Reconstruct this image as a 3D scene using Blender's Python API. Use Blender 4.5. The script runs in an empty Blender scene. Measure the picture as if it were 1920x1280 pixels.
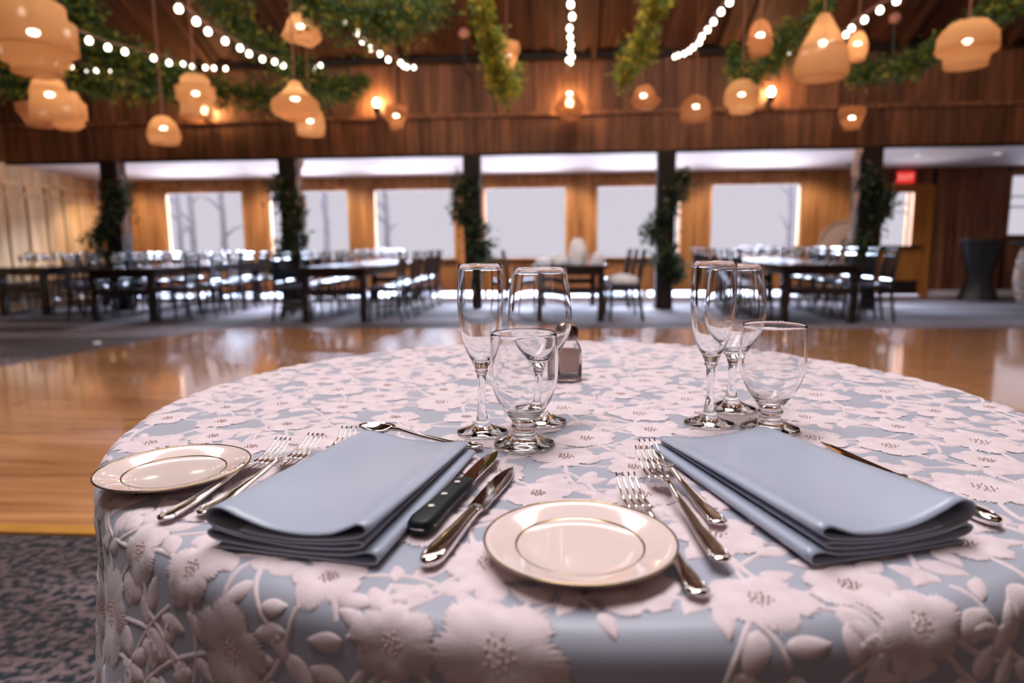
import bpy, math, random
import numpy as np
from math import sin, cos, pi, radians, sqrt, hypot, atan2
from mathutils import Vector, Matrix
random.seed(7); rng = np.random.default_rng(7)
sc = bpy.context.scene
COL = sc.collection

# ------------------------------------------------------------------ camera
CAMZ = 1.01; TZ = 0.76
MR = Matrix.Rotation(radians(4.3), 3, 'Z') @ Matrix.Rotation(radians(90 - 8.28), 3, 'X') @ Matrix.Rotation(radians(-0.525), 3, 'Z')
cam = bpy.data.cameras.new('camera'); camo = bpy.data.objects.new('camera', cam); COL.objects.link(camo)
camo.matrix_world = Matrix.Translation((0, 0, CAMZ)) @ MR.to_4x4()
cam.sensor_width = 36; cam.lens = 1250 / 1920 * 36; cam.clip_end = 200; cam.clip_start = 0.02
cam.dof.use_dof = True; cam.dof.focus_distance = 0.80; cam.dof.aperture_fstop = 3.3
sc.camera = camo
# ------------------------------------------------------------------ sky and lights
w = bpy.data.worlds.new('sky'); sc.world = w; w.use_nodes = True
bg = w.node_tree.nodes['Background']; bg.inputs[0].default_value = (0.67, 0.635, 0.715, 1); bg.inputs[1].default_value = 1.0

def area(name, loc, target, sx, sy, power, color, spread=180):
    l = bpy.data.lights.new(name, 'AREA'); l.shape = 'RECTANGLE'; l.size = sx; l.size_y = sy
    l.energy = power; l.color = color; l.spread = radians(spread)
    o = bpy.data.objects.new(name, l); COL.objects.link(o); o.location = loc
    d = Vector(target) - Vector(loc); o.rotation_euler = d.to_track_quat('-Z', 'Y').to_euler()
    return o
area('high_sky_light', (0, 19, 6.4), (0, 11.5, 0.5), 22, 5.5, 42000, (0.64, 0.76, 1.0))
area('terrace_bounce_fill', (0, 14.6, 0.05), (0, 12.0, 3.0), 18, 1.4, 750, (1.0, 0.90, 0.88), 110)  # added lamp: mimics daylight bounced off the terrace, brightens the aisle ceiling
area('table_overhead_fill', (-0.3, 1.65, 5.2), (0.0, 1.4, 0.7), 4.4, 1.2, 285, (1.0, 0.955, 0.98))  # added unseen fill above the table; the roof has no opening here
area('rear_warm_fill', (0.5, -3.0, 4.2), (0, 6.5, 2.0), 6.0, 1.6, 26, (1.0, 0.72, 0.50))  # added warm fill behind the camera, no fitting modelled there
area('mid_hall_fill', (0, 6.0, 5.4), (0, 7.0, 0), 12.0, 2.0, 285, (1.0, 0.88, 0.80))  # added unseen fill that lifts the hall floor and boards
sc.view_settings.view_transform = 'Standard'; sc.view_settings.look = 'None'
sc.view_settings.gamma = 1; sc.view_settings.use_curve_mapping = False; sc.view_settings.exposure = 0.0

# ------------------------------------------------------------------ helpers
CAM = Vector((0, 0, CAMZ))
def ray(x, y): return MR @ Vector(((x - 960) / 1250, (640 - y) / 1250, -1))
def at_z(x, y, z): r = ray(x, y); return CAM + r * ((z - CAMZ) / r.z)
def at_y(x, y, Y): r = ray(x, y); return CAM + r * (Y / r.y)

def srgb(r, g, b):
    f = lambda c: (c / 255) / 12.92 if c / 255 <= 0.04045 else ((c / 255 + 0.055) / 1.055) ** 2.4
    return (f(r), f(g), f(b), 1)

def mesh(name, V, F, m=None, parent=None, smooth=False, mats=None):
    me = bpy.data.meshes.new(name); me.from_pydata([tuple(v) for v in V], [], [tuple(f) for f in F])
    if smooth: me.polygons.foreach_set('use_smooth', [True] * len(me.polygons))
    if m: me.materials.append(m)
    me.update()
    o = bpy.data.objects.new(name, me); COL.objects.link(o)
    if parent: o.parent = parent
    return o
def empty(name, loc=(0, 0, 0), rz=0):
    o = bpy.data.objects.new(name, None); o.empty_display_size = 0.05; COL.objects.link(o)
    o.location = loc; o.rotation_euler = (0, 0, rz); return o
def tag(o, label, cat, group=None):
    o['label'] = label; o['category'] = cat
    if group: o['group'] = group
    return o
def struct(o, label=None, cat='structure'):
    o['kind'] = 'structure'
    if label: o['label'] = label; o['category'] = cat
    return o
def copy_tree(o, parent=None):
    c = o.copy(); COL.objects.link(c); c.parent = parent
    for ch in list(o.children): copy_tree(ch, c)
    return c

class MB:                       # collects shapes into one mesh
    def __init__(s): s.V = []; s.F = []
    def add(s, V, F):
        n = len(s.V); s.V += [tuple(v) for v in V]; s.F += [tuple(i + n for i in f) for f in F]
    def box(s, a, b):
        (x0, y0, z0), (x1, y1, z1) = a, b
        s.add([(x0,y0,z0),(x1,y0,z0),(x1,y1,z0),(x0,y1,z0),(x0,y0,z1),(x1,y0,z1),(x1,y1,z1),(x0,y1,z1)],
              [(0,3,2,1),(4,5,6,7),(0,1,5,4),(1,2,6,5),(2,3,7,6),(3,0,4,7)])
    def tube(s, P, R, n=8, cap=True):
        P = [Vector(p) for p in P]; R = R if hasattr(R, '__len__') else [R] * len(P)
        V = []; F = []
        t0 = (P[1] - P[0]).normalized(); up = Vector((0, 0, 1)) if abs(t0.z) < 0.9 else Vector((1, 0, 0))
        u = t0.cross(up).normalized()
        for i, p in enumerate(P):
            t = (P[min(i + 1, len(P) - 1)] - P[max(i - 1, 0)]).normalized()
            u = (u - t * u.dot(t)).normalized(); v = t.cross(u)
            for k in range(n):
                a = 2 * pi * k / n; V.append(p + (u * cos(a) + v * sin(a)) * R[i])
        for i in range(len(P) - 1):
            for k in range(n):
                a = i * n + k; b = i * n + (k + 1) % n; F.append((a, b, b + n, a + n))
        if cap: F.append(tuple(range(n))[::-1]); F.append(tuple(range((len(P) - 1) * n, len(P) * n)))
        s.add(V, F)
    def lathe(s, prof, n=48, close=False, f=None):
        V = []; F = []; idx = []
        for r, z in prof:
            if r < 1e-6: idx.append([len(V)]); V.append((0, 0, z))
            else:
                idx.append(list(range(len(V), len(V) + n)))
                for k in range(n):
                    a = 2 * pi * k / n; q = f(a, r, z) if f else (r, z); V.append((q[0] * cos(a), q[0] * sin(a), q[1]))
        m = len(prof); rg = range(m if close else m - 1)
        for i in rg:
            A = idx[i]; B = idx[(i + 1) % m]
            for k in range(n):
                k2 = (k + 1) % n
                if len(A) == 1 and len(B) == 1: continue
                if len(A) == 1: F.append((A[0], B[k2], B[k]))
                elif len(B) == 1: F.append((A[k], A[k2], B[0]))
                else: F.append((A[k], A[k2], B[k2], B[k]))
        s.add(V, F)
    def loft(s, secs, n=12, pw=2.6):      # sections across x: (x, y centre, z centre, half width, half thickness)
        V = []; F = []
        for (x, yc, zc, hw, ht) in secs:
            for k in range(n):
                a = 2 * pi * k / n; c, q = cos(a), sin(a)
                V.append((x, yc + hw * math.copysign(abs(c) ** (2 / pw), c), zc + ht * math.copysign(abs(q) ** (2 / pw), q)))
        for i in range(len(secs) - 1):
            for k in range(n):
                a = i * n + k; b = i * n + (k + 1) % n; F.append((a, a + n, b + n, b))
        F.append(tuple(range(n))); F.append(tuple(range((len(secs) - 1) * n, len(secs) * n))[::-1])
        s.add(V, F)
    def build(s, name, m, parent=None, smooth=False):
        return mesh(name, s.V, s.F, m, parent, smooth)
def box(name, a, b, m, parent=None):
    q = MB(); q.box(a, b); return q.build(name, m, parent)
def crv(P, n=6):                 # Catmull-Rom through points
    P = [Vector(p) for p in P]; P = [2 * P[0] - P[1]] + P + [2 * P[-1] - P[-2]]; out = []
    for i in range(1, len(P) - 2):
        for k in range(n):
            t = k / n; a, b, c, d = P[i - 1:i + 3]
            out.append(0.5 * ((2 * b) + (c - a) * t + (2 * a - 5 * b + 4 * c - d) * t * t + (3 * b - a - 3 * c + d) * t ** 3))
    return out + [P[-2]]

# ------------------------------------------------------------------ materials
def mat(name): m = bpy.data.materials.new(name); m.use_nodes = True; return m, m.node_tree.nodes, m.node_tree.links, m.node_tree.nodes['Principled BSDF']
def simple(name, c, rough=0.5, metal=0, spec=0.5, sheen=0, coat=0, ior=None, trans=0):
    m, N, L, b = mat(name); b.inputs['Base Color'].default_value = c; b.inputs['Roughness'].default_value = rough
    b.inputs['Metallic'].default_value = metal; b.inputs['Specular IOR Level'].default_value = spec
    b.inputs['Sheen Weight'].default_value = sheen; b.inputs['Coat Weight'].default_value = coat
    b.inputs['Transmission Weight'].default_value = trans
    if ior: b.inputs['IOR'].default_value = ior
    return m
def noisy(name, c1, c2, scale=(5, 5, 5), rough=0.6, bump=0.1, bscale=None, detail=4, spec=0.3, contrast=(0.3, 0.7), vary=0.0, sheen=0, coat=0, coat_rough=0.1, metal=0):
    m, N, L, b = mat(name)
    tc = N.new('ShaderNodeNewGeometry'); mp = N.new('ShaderNodeMapping'); mp.inputs['Scale'].default_value = scale
    L.new(tc.outputs['Position'], mp.inputs['Vector'])
    nz = N.new('ShaderNodeTexNoise'); nz.inputs['Scale'].default_value = 1; nz.inputs['Detail'].default_value = detail
    L.new(mp.outputs[0], nz.inputs['Vector'])
    cr = N.new('ShaderNodeValToRGB'); cr.color_ramp.elements[0].position = contrast[0]; cr.color_ramp.elements[1].position = contrast[1]
    cr.color_ramp.elements[0].color = c1; cr.color_ramp.elements[1].color = c2
    L.new(nz.outputs[0], cr.inputs[0]); out = cr.outputs[0]
    if vary:
        oi = N.new('ShaderNodeObjectInfo'); hs = N.new('ShaderNodeHueSaturation'); mr = N.new('ShaderNodeMapRange')
        mr.inputs['To Min'].default_value = 1 - vary; mr.inputs['To Max'].default_value = 1 + vary
        L.new(oi.outputs['Random'], mr.inputs[0]); L.new(mr.outputs[0], hs.inputs['Value']); L.new(out, hs.inputs['Color']); out = hs.outputs[0]
        cmb = N.new('ShaderNodeCombineXYZ'); ml = N.new('ShaderNodeMath'); ml.operation = 'MULTIPLY'; ml.inputs[1].default_value = 37
        L.new(oi.outputs['Random'], ml.inputs[0]); L.new(ml.outputs[0], cmb.inputs[0]); L.new(ml.outputs[0], cmb.inputs[2]); L.new(cmb.outputs[0], mp.inputs['Location'])
    L.new(out, b.inputs['Base Color'])
    if bump:
        bp = N.new('ShaderNodeBump'); bp.inputs['Strength'].default_value = bump; bp.inputs['Distance'].default_value = 0.01
        if bscale:
            mp2 = N.new('ShaderNodeMapping'); mp2.inputs['Scale'].default_value = bscale; n2 = N.new('ShaderNodeTexNoise'); n2.inputs['Scale'].default_value = 1
            L.new(tc.outputs['Position'], mp2.inputs['Vector']); L.new(mp2.outputs[0], n2.inputs['Vector']); L.new(n2.outputs[0], bp.inputs['Height'])
        else: L.new(nz.outputs[0], bp.inputs['Height'])
        L.new(bp.outputs[0], b.inputs['Normal'])
    b.inputs['Roughness'].default_value = rough; b.inputs['Specular IOR Level'].default_value = spec
    b.inputs['Sheen Weight'].default_value = sheen; b.inputs['Coat Weight'].default_value = coat; b.inputs['Coat Roughness'].default_value = coat_rough
    b.inputs['Metallic'].default_value = metal
    return m
def emit(name, c, s):
    m, N, L, b = mat(name); b.inputs['Base Color'].default_value = (0, 0, 0, 1)
    b.inputs['Emission Color'].default_value = c; b.inputs['Emission Strength'].default_value = s; return m

M = {}
M['wood_upper'] = noisy('dark stained boards', srgb(84, 54, 38), srgb(148, 96, 66), (14, 14, 1.0), 0.55, 0.15, vary=0.32)
M['wood_roof'] = noisy('dark roof boards', srgb(72, 46, 36), srgb(126, 82, 58), (14, 1.0, 1.0), 0.6, 0.1, vary=0.35)
M['wood_back'] = noisy('orange pine boards', srgb(140, 88, 46), srgb(192, 132, 78), (16, 16, 1.1), 0.5, 0.12, vary=0.16)
M['wood_left'] = noisy('window lit pine boards', srgb(214, 158, 100), srgb(248, 214, 168), (16, 16, 1.1), 0.5, 0.12, vary=0.16)  # paler tone puts window light into the left wall's boards
M['wood_trim'] = noisy('pale window trim', srgb(190, 130, 80), srgb(232, 190, 150), (12, 12, 1.5), 0.5, 0.08)
M['wood_beam'] = noisy('dark beam wood', srgb(26, 22, 22), srgb(50, 34, 28), (9, 9, 1.5), 0.6, 0.2)
M['wood_door'] = noisy('honey door wood', srgb(150, 92, 40), srgb(190, 126, 60), (16, 16, 1.1), 0.45, 0.1)
M['dance'] = noisy('varnished dance floor', srgb(176, 112, 70), srgb(242, 178, 122), (1.2, 16, 1), 0.22, 0.03, vary=0.07, spec=0.9, coat=1.0, coat_rough=0.07)
M['strip'] = noisy('brass edge strip', srgb(200, 140, 60), srgb(225, 165, 80), (4, 4, 4), 0.35, 0.0, metal=0.3)
M['ceil'] = simple('white ceiling', srgb(222, 212, 212), 0.7)
M['white'] = simple('white paint', srgb(225, 222, 228), 0.5)
M['chair'] = simple('dark blue black lacquer', srgb(24, 36, 48), 0.22, coat=0.6)
M['seatpad'] = simple('navy vinyl pad', srgb(52, 62, 84), 0.28, coat=0.5)
M['table'] = noisy('dark walnut table', srgb(28, 28, 32), srgb(50, 40, 38), (2, 14, 14), 0.25, 0.03, coat=0.6)
M['linen'] = noisy('white linen', srgb(240, 238, 244), srgb(252, 250, 254), (40, 40, 40), 0.8, 0.1)
M['black'] = simple('black iron', srgb(28, 32, 36), 0.4)
M['silver'] = simple('polished silver', (0.80, 0.755, 0.74, 1), 0.09, metal=1)
M['blade'] = simple('mirror steel blade', (0.62, 0.62, 0.64, 1), 0.07, metal=1)
M['porc'] = simple('cream porcelain', srgb(232, 212, 206), 0.12, spec=0.6, coat=1.0)
M['gold'] = simple('gilt line', (0.36, 0.25, 0.12, 1), 0.2, metal=1)
M['glass'] = simple('clear glass', (1, 1, 1, 1), 0.0, ior=1.48, trans=1)
M['salt'] = noisy('pink salt', srgb(225, 185, 170), srgb(238, 205, 192), (900, 900, 900), 0.8, 0.2)
M['cap'] = simple('bronze cap', (0.30, 0.22, 0.19, 1), 0.22, metal=1)
M['handle'] = simple('black riveted handle', srgb(14, 24, 28), 0.5, spec=.25); M['rivet'] = simple('dull rivet', (.8, .77, .75, 1), .45, metal=1)
M['cord'] = simple('tan cord', srgb(150, 98, 74), 0.7)
M['bulb'] = emit('lamp bulb', (1, 0.80, 0.60, 1), 36)
M['string'] = emit('string bulb', (1, 0.88, 0.72, 1), 9)
M['sconce'] = emit('sconce bulb', (1, 0.62, 0.28, 1), 230)
M['bark'] = noisy('glare paled bark', srgb(190, 184, 190), srgb(226, 222, 230), (6, 6, 2), 0.9, 0.1)  # overexposure outside the windows is put into the pale bark colour
M['ground'] = simple('terrace paving', srgb(150, 148, 156), 0.9)
M['cream_cushion'] = noisy('pale wicker', srgb(160, 132, 116), srgb(190, 162, 146), (30, 30, 30), 0.8, 0.1)
M['barrel'] = noisy('weathered oak', srgb(120, 100, 84), srgb(176, 152, 130), (14, 14, 2), 0.6, 0.15)
M['hoop'] = simple('galvanised hoop', (0.5, 0.48, 0.47, 1), 0.35, metal=1)
M['exit'] = emit('exit sign face', srgb(238, 50, 52), 0.95)
M['exit_letters'] = emit('exit sign letters', srgb(255, 170, 150), 1.0)

# window pane: thin clear glass
m, N, L, b = mat('window glass'); M['pane'] = m
tr = N.new('ShaderNodeBsdfTransparent'); gl = N.new('ShaderNodeBsdfGlossy'); gl.inputs['Roughness'].default_value = 0.02
fr = N.new('ShaderNodeFresnel'); fr.inputs['IOR'].default_value = 1.25; mx = N.new('ShaderNodeMixShader')
L.new(fr.outputs[0], mx.inputs[0]); L.new(tr.outputs[0], mx.inputs[1]); L.new(gl.outputs[0], mx.inputs[2]); L.new(mx.outputs[0], N['Material Output'].inputs[0])

# woven rattan: fibres with small gaps, light passes
def rattan(name, c1, c2, hole):
    m, N, L, b = mat(name); N.remove(b)
    tc = N.new('ShaderNodeTexCoord'); waves = []
    for rot in (0.8, -0.8):
        mp = N.new('ShaderNodeMapping'); mp.inputs['Rotation'].default_value = (0, rot, 0); L.new(tc.outputs['Object'], mp.inputs[0])
        wv = N.new('ShaderNodeTexWave'); wv.wave_type = 'BANDS'; wv.bands_direction = 'Z'; wv.inputs['Scale'].default_value = 34; wv.inputs['Distortion'].default_value = 0.6
        L.new(mp.outputs[0], wv.inputs[0]); waves.append(wv.outputs['Fac'])
    mul = N.new('ShaderNodeMath'); mul.operation = 'MULTIPLY'; L.new(waves[0], mul.inputs[0]); L.new(waves[1], mul.inputs[1])
    cr = N.new('ShaderNodeValToRGB'); cr.color_ramp.elements[0].color = c2; cr.color_ramp.elements[1].color = c1; L.new(mul.outputs[0], cr.inputs[0])
    df = N.new('ShaderNodeBsdfDiffuse'); tl = N.new('ShaderNodeBsdfTranslucent'); L.new(cr.outputs[0], df.inputs[0]); L.new(cr.outputs[0], tl.inputs[0])
    a = N.new('ShaderNodeMixShader'); a.inputs[0].default_value = 0.5; L.new(df.outputs[0], a.inputs[1]); L.new(tl.outputs[0], a.inputs[2])
    tr = N.new('ShaderNodeBsdfTransparent'); mr = N.new('ShaderNodeMapRange'); mr.inputs['From Min'].default_value = 0.35; mr.inputs['From Max'].default_value = 0.8
    mr.inputs['To Min'].default_value = hole * 0.35; mr.inputs['To Max'].default_value = min(1, hole * 2.2); L.new(mul.outputs[0], mr.inputs[0])
    mx = N.new('ShaderNodeMixShader'); L.new(mr.outputs[0], mx.inputs[0]); L.new(a.outputs[0], mx.inputs[1]); L.new(tr.outputs[0], mx.inputs[2])
    L.new(mx.outputs[0], N['Material Output'].inputs[0]); return m
M['rattan'] = rattan('woven rattan', srgb(240, 198, 150), srgb(214, 160, 108), 0.27)
M['rattan_dark'] = rattan('loose brown rattan', srgb(214, 162, 118), srgb(170, 112, 74), 0.42)

# leaves
def leafmat(name, cs):
    m, N, L, b = mat(name); b.inputs['Roughness'].default_value = 0.55
    g = N.new('ShaderNodeNewGeometry'); cr = N.new('ShaderNodeValToRGB'); cr.color_ramp.interpolation = 'LINEAR'
    while len(cr.color_ramp.elements) < len(cs): cr.color_ramp.elements.new(0.5)
    for e, (p, c) in zip(cr.color_ramp.elements, cs): e.position = p; e.color = c
    L.new(g.outputs['Random Per Island'], cr.inputs[0]); L.new(cr.outputs[0], b.inputs['Base Color'])
    b.inputs['Subsurface Weight'].default_value = 0
    tl = N.new('ShaderNodeBsdfTranslucent'); L.new(cr.outputs[0], tl.inputs[0]); mx = N.new('ShaderNodeMixShader'); mx.inputs[0].default_value = 0.35
    L.new(b.outputs[0], mx.inputs[1]); L.new(tl.outputs[0], mx.inputs[2]); L.new(mx.outputs[0], N['Material Output'].inputs[0]); return m
M['leaf'] = leafmat('garland leaves', [(0, srgb(40, 72, 44)), (0.55, srgb(78, 108, 52)), (0.8, srgb(120, 138, 56)), (1, srgb(205, 180, 50))])
M['leaf_bright'] = leafmat('yellow green leaves', [(0, srgb(70, 100, 50)), (0.4, srgb(120, 142, 50)), (0.75, srgb(180, 170, 50)), (1, srgb(230, 196, 60))])
M['leaf_dark'] = leafmat('dark vine leaves', [(0, srgb(22, 40, 32)), (0.7, srgb(50, 72, 44)), (0.92, srgb(88, 104, 60)), (1, srgb(200, 160, 140))])

# carpet: speckled pile with broad bands
m, N, L, b = mat('patterned carpet'); M['carpet'] = m
g = N.new('ShaderNodeNewGeometry'); n1 = N.new('ShaderNodeTexNoise'); n1.inputs['Scale'].default_value = 34; n1.inputs['Detail'].default_value = 5
n2 = N.new('ShaderNodeTexNoise'); n2.inputs['Scale'].default_value = 0.8; n2.inputs['Detail'].default_value = 1
mp = N.new('ShaderNodeMapping'); mp.inputs['Scale'].default_value = (0.35, 1.3, 1); L.new(g.outputs['Position'], mp.inputs[0]); L.new(mp.outputs[0], n2.inputs['Vector'])
L.new(g.outputs['Position'], n1.inputs['Vector'])
c1 = N.new('ShaderNodeValToRGB'); c1.color_ramp.elements[0].position = 0.42; c1.color_ramp.elements[1].position = 0.58
c1.color_ramp.elements[0].color = srgb(28, 50, 62); c1.color_ramp.elements[1].color = srgb(160, 142, 144); L.new(n1.outputs[0], c1.inputs[0])
c2 = N.new('ShaderNodeValToRGB'); c2.color_ramp.elements[0].position = 0.45; c2.color_ramp.elements[1].position = 0.55
c2.color_ramp.elements[0].color = srgb(150, 140, 140); c2.color_ramp.elements[1].color = srgb(255, 250, 255); L.new(n2.outputs[0], c2.inputs[0])
mm = N.new('ShaderNodeMix'); mm.data_type = 'RGBA'; mm.blend_type = 'MULTIPLY'; mm.inputs[0].default_value = 1.0
L.new(c1.outputs[0], mm.inputs[6]); L.new(c2.outputs[0], mm.inputs[7]); L.new(mm.outputs[2], b.inputs['Base Color'])
b.inputs['Roughness'].default_value = 0.9; bp = N.new('ShaderNodeBump'); bp.inputs['Strength'].default_value = 0.5; bp.inputs['Distance'].default_value = 0.01; L.new(n1.outputs[0], bp.inputs['Height']); L.new(bp.outputs[0], b.inputs['Normal'])

# fabrics
M['satin'] = noisy('grey lavender satin under tulle', srgb(152, 155, 170), srgb(163, 166, 181), (3, 3, 3), 0.42, 0.05, bscale=(1400, 1400, 1400), spec=0.4, sheen=0.25)
M['embroid'] = noisy('blush white embroidery', srgb(210, 192, 196), srgb(224, 208, 212), (60, 60, 60), 0.85, 0.22, bscale=(900, 900, 900), spec=0.15, sheen=0.3)
M['knots'] = simple('embroidered knots', srgb(196, 168, 164), 0.8)
M['napkin'] = noisy('blue grey napkin satin', srgb(152, 162, 182), srgb(163, 172, 192), (6, 6, 6), 0.34, 0.06, bscale=(1800, 1800, 1800), spec=0.55, sheen=0.2)

# ------------------------------------------------------------------ boards: unit box shared, one object per board
_unit = {}
def unit_board(m):
    if m.name not in _unit:
        q = MB(); q.box((-.5, -.5, -.5), (.5, .5, .5)); o = q.build('plank', m); _unit[m.name] = o.data; bpy.data.objects.remove(o)
    return _unit[m.name]
def board(a, b, m, parent, name='plank'):
    o = bpy.data.objects.new(name, unit_board(m)); COL.objects.link(o); o.parent = parent
    o.location = [(p + q) / 2 for p, q in zip(a, b)]; o.scale = [abs(q - p) for p, q in zip(a, b)]; return o

YW = 12.6; YP = 10.5; XL = -9.0; XR = 9.4; YB = -6.5; CZ = 2.37; CZW = 2.285; PZ = 3.78
# floor
fl = struct(box('floor', (XL - .2, YB, -0.1), (XR + .2, YW + .1, 0), M['carpet']))
# dance floor planks
df = struct(empty('dance_floor')); df['kind'] = 'structure'
y = 2.19; pw = 0.16; k = 0
def xl(Y): return -4.32 - (7.94 - Y) * 0.19 if Y > 5 else -4.88 - (5 - Y) * .05
while y < 7.9:
    a = xl(y + pw / 2); b_ = 6.2; cuts = sorted([a, b_] + [random.uniform(a + .8, b_ - .8) for _ in range(3)])
    for i in range(len(cuts) - 1):
        if cuts[i + 1] - cuts[i] > .25: board((cuts[i], y, 0.0), (cuts[i + 1] - .001, y + pw - .0015, 0.008), M['dance'], df)
    y += pw
board((-4.9, 2.12, 0), (6.2, 2.187, 0.011), M['strip'], df, 'edge_strip')

# window layout on the back wall: left x, right x
WIN = [(-7.66, -6.10), (-5.60, -4.03), (-3.56, -2.0), (-1.46, 0.09), (0.63, 2.18), (2.70, 4.31)]
ZS, ZH, SL = 0.765, 2.035, 0.125
wb = struct(empty('wall_back')); 
# backing behind boards, with the openings left free
def wall_cells(x0, x1, z0, z1, y0, y1, m, parent, bw, name='plank'):
    n = max(1, round((x1 - x0) / bw)); s = (x1 - x0) / n
    for i in range(n):
        off = random.uniform(-.004, .004)
        board((x0 + i * s + .003, y0 + off, z0), (x0 + (i + 1) * s - .003, y1, z1), m, parent, name)
DOOR = (5.62, 6.55); RW = (7.88, 8.75)
edges = [XL] + [v for p in WIN for v in p] + [DOOR[0], DOOR[1], RW[0], RW[1], XR]
q = MB()
for i in range(0, len(edges), 2):   # piers
    q.box((edges[i], YW + .02, SL), (edges[i + 1], YW + .12, 2.45))
for x0, x1 in WIN: q.box((x0, YW + .02, SL), (x1, YW + .12, ZS)); q.box((x0, YW + .02, ZH), (x1, YW + .12, 2.45))
q.box((DOOR[0], YW + .02, 1.95), (DOOR[1], YW + .12, 2.45)); q.box((RW[0], YW + .02, 0), (RW[1], YW + .12, 1.1)); q.box((RW[0], YW + .02, 2.12), (RW[1], YW + .12, 2.45))
q.build('backing', M['wood_beam'], wb)
TW = 0.085
for i in range(0, len(edges), 2):
    x0, x1 = edges[i], edges[i + 1]
    mm_ = M['wood_back'] if x1 < 5.7 else M['wood_upper']  # right end gets darker boards to stand for its lack of window light
    tl_ = TW if i > 0 else 0; tr_ = TW
    if x1 - x0 > .25: wall_cells(x0 + tl_, x1 - (tr_ if i < len(edges) - 2 else 0), SL, CZW, YW, YW + .03, mm_, wb, 0.125 if x1 < 5.7 else .19)
for i, (x0, x1) in enumerate(WIN):
    wall_cells(x0 - TW, x1 + TW, ZH + TW, CZW, YW, YW + .03, M['wood_back'], wb, 0.13)
    wall_cells(x0 - TW, x1 + TW, SL, ZS - TW, YW, YW + .03, M['wood_back'], wb, 0.14)
wall_cells(DOOR[0], DOOR[1], 1.97, CZW, YW, YW + .03, M['wood_upper'], wb, .19)
wall_cells(RW[0], RW[1], 2.14, CZW, YW, YW + .03, M['wood_upper'], wb, .19)
wall_cells(RW[0], RW[1], SL, 1.08, YW, YW + .03, M['wood_upper'], wb, .19)
# low vent windows along the floor, one per bay
lowx = [(-8.9, -7.2), (-7.1, -4.3), (-4.2, -1.4), (-1.3, 1.5), (1.6, 4.4), (4.5, 5.5)]
wn = 1
def window(x0, x1, z0, z1, trim=True, m=M['wood_trim'], rails=(), y=YW):
    global wn
    o = struct(empty('window_%d' % wn, ((x0 + x1) / 2, y, z0))); wn += 1
    cx = (x0 + x1) / 2
    def bx(n, a, b, mt): return board((a[0] - cx, a[1] - y, a[2] - z0), (b[0] - cx, b[1] - y, b[2] - z0), mt, o, n)
    bx('pane', (x0, y + .06, z0), (x1, y + .066, z1), M['pane'])
    if trim:
        for n, a, b in (('frame', (x0 - TW, y - .02, z0 - TW), (x0, y + .05, z1 + TW)), ('frame', (x1, y - .02, z0 - TW), (x1 + TW, y + .05, z1 + TW)),
                        ('frame', (x0, y - .02, z1), (x1, y + .05, z1 + TW)), ('sill', (x0 - .03, y - .07, z0 - .04), (x1 + .03, y + .05, z0))): bx(n, a, b, m)
        for s_, (a, b) in enumerate(((x0, x0 + .03), (x1 - .03, x1))): bx('sash', (a, y + .03, z0), (b, y + .09, z1), M['wood_trim'])
    for r in rails: bx('rail', (x0, y + .04, r[0]), (x1, y + .09, r[1]), M['white'])
    return o
for x0, x1 in WIN: window(x0, x1, ZS, ZH, m=M['wood_back'])
window(RW[0], RW[1], 1.10, 2.12, m=M['wood_upper'], rails=((1.56, 1.60), (1.74, 1.78)))
for x0, x1 in lowx: window(x0, x1, 0.035, SL - .01, trim=False)
q = MB(); q.box((XL, YW, 0), (XR, YW + .1, 0.035)); 
for a, b in zip([XL] + [p[1] for p in lowx], [p[0] for p in lowx] + [DOOR[0]]): q.box((a, YW, 0.03), (b, YW + .1, SL))
q.box((DOOR[1], YW, .03), (XR, YW + .1, SL)); struct(q.build('baseboard_back', M['white']))
# door with half light, exit sign
d = struct(empty('door_1', (DOOR[0], YW, 0)))
W_ = DOOR[1] - DOOR[0]
for n_, a, b, mt in (('door_panel', (.06, .02, .04), (W_ - .06, .07, .92), 'wood_door'), ('door_panel', (.06, .02, 1.86), (W_ - .06, .07, 1.93), 'wood_door'),
        ('door_stile', (.06, .02, .92), (.12, .07, 1.86), 'wood_door'), ('door_stile', (.70, .02, .92), (W_ - .06, .07, 1.86), 'wood_door'),
        ('mullion', (.545, .02, .92), (.57, .08, 1.86), 'wood_back'), ('mullion', (.64, .02, .92), (.70, .08, 1.86), 'wood_back'),
        ('rail', (.12, .03, 1.50), (.56, .07, 1.525), 'white'), ('rail', (.12, .03, 1.66), (.56, .07, 1.685), 'white'),
        ('door_frame', (-.02, -.03, 0), (.06, .1, 1.98), 'wood_upper'), ('door_frame', (W_ - .08, -.04, 0), (W_ + .04, .1, 1.98), 'wood_door'),
        ('door_frame', (.0, -.03, 1.93), (W_, .1, 2.0), 'wood_door'), ('push_bar', (.1, -.04, .88), (.8, -.01, .93), 'wood_beam'), ('kick_plate', (.12, .01, .06), (.8, .02, .3), 'wood_beam')):
    board(a, b, M[mt], d, n_)
board((.12, .045, .92), (.7, .05, 1.86), M['pane'], d, 'pane')
ex = empty('exit_sign', (6.06, YW - .05, 2.02)); tag(ex, 'red lit exit sign on the dark wall above the half-glass door', 'sign')
e1 = box('housing', (-.14, 0, 0), (.15, .05, .20), M['exit'], ex)
def text(s, size, loc, m, parent, rot=(pi / 2, 0, 0), name='lettering'):
    c = bpy.data.curves.new(name, 'FONT'); c.body = s; c.size = size; c.align_x = 'CENTER'; c.extrude = .002
    o = bpy.data.objects.new(name, c); COL.objects.link(o); c.materials.append(m); 
    bpy.context.view_layer.update(); me = bpy.data.meshes.new_from_object(o); me.materials.clear(); me.materials.append(m); bpy.data.objects.remove(o)
    o = bpy.data.objects.new(name, me); COL.objects.link(o); o.parent = parent; o.location = loc; o.rotation_euler = rot; return o
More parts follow.
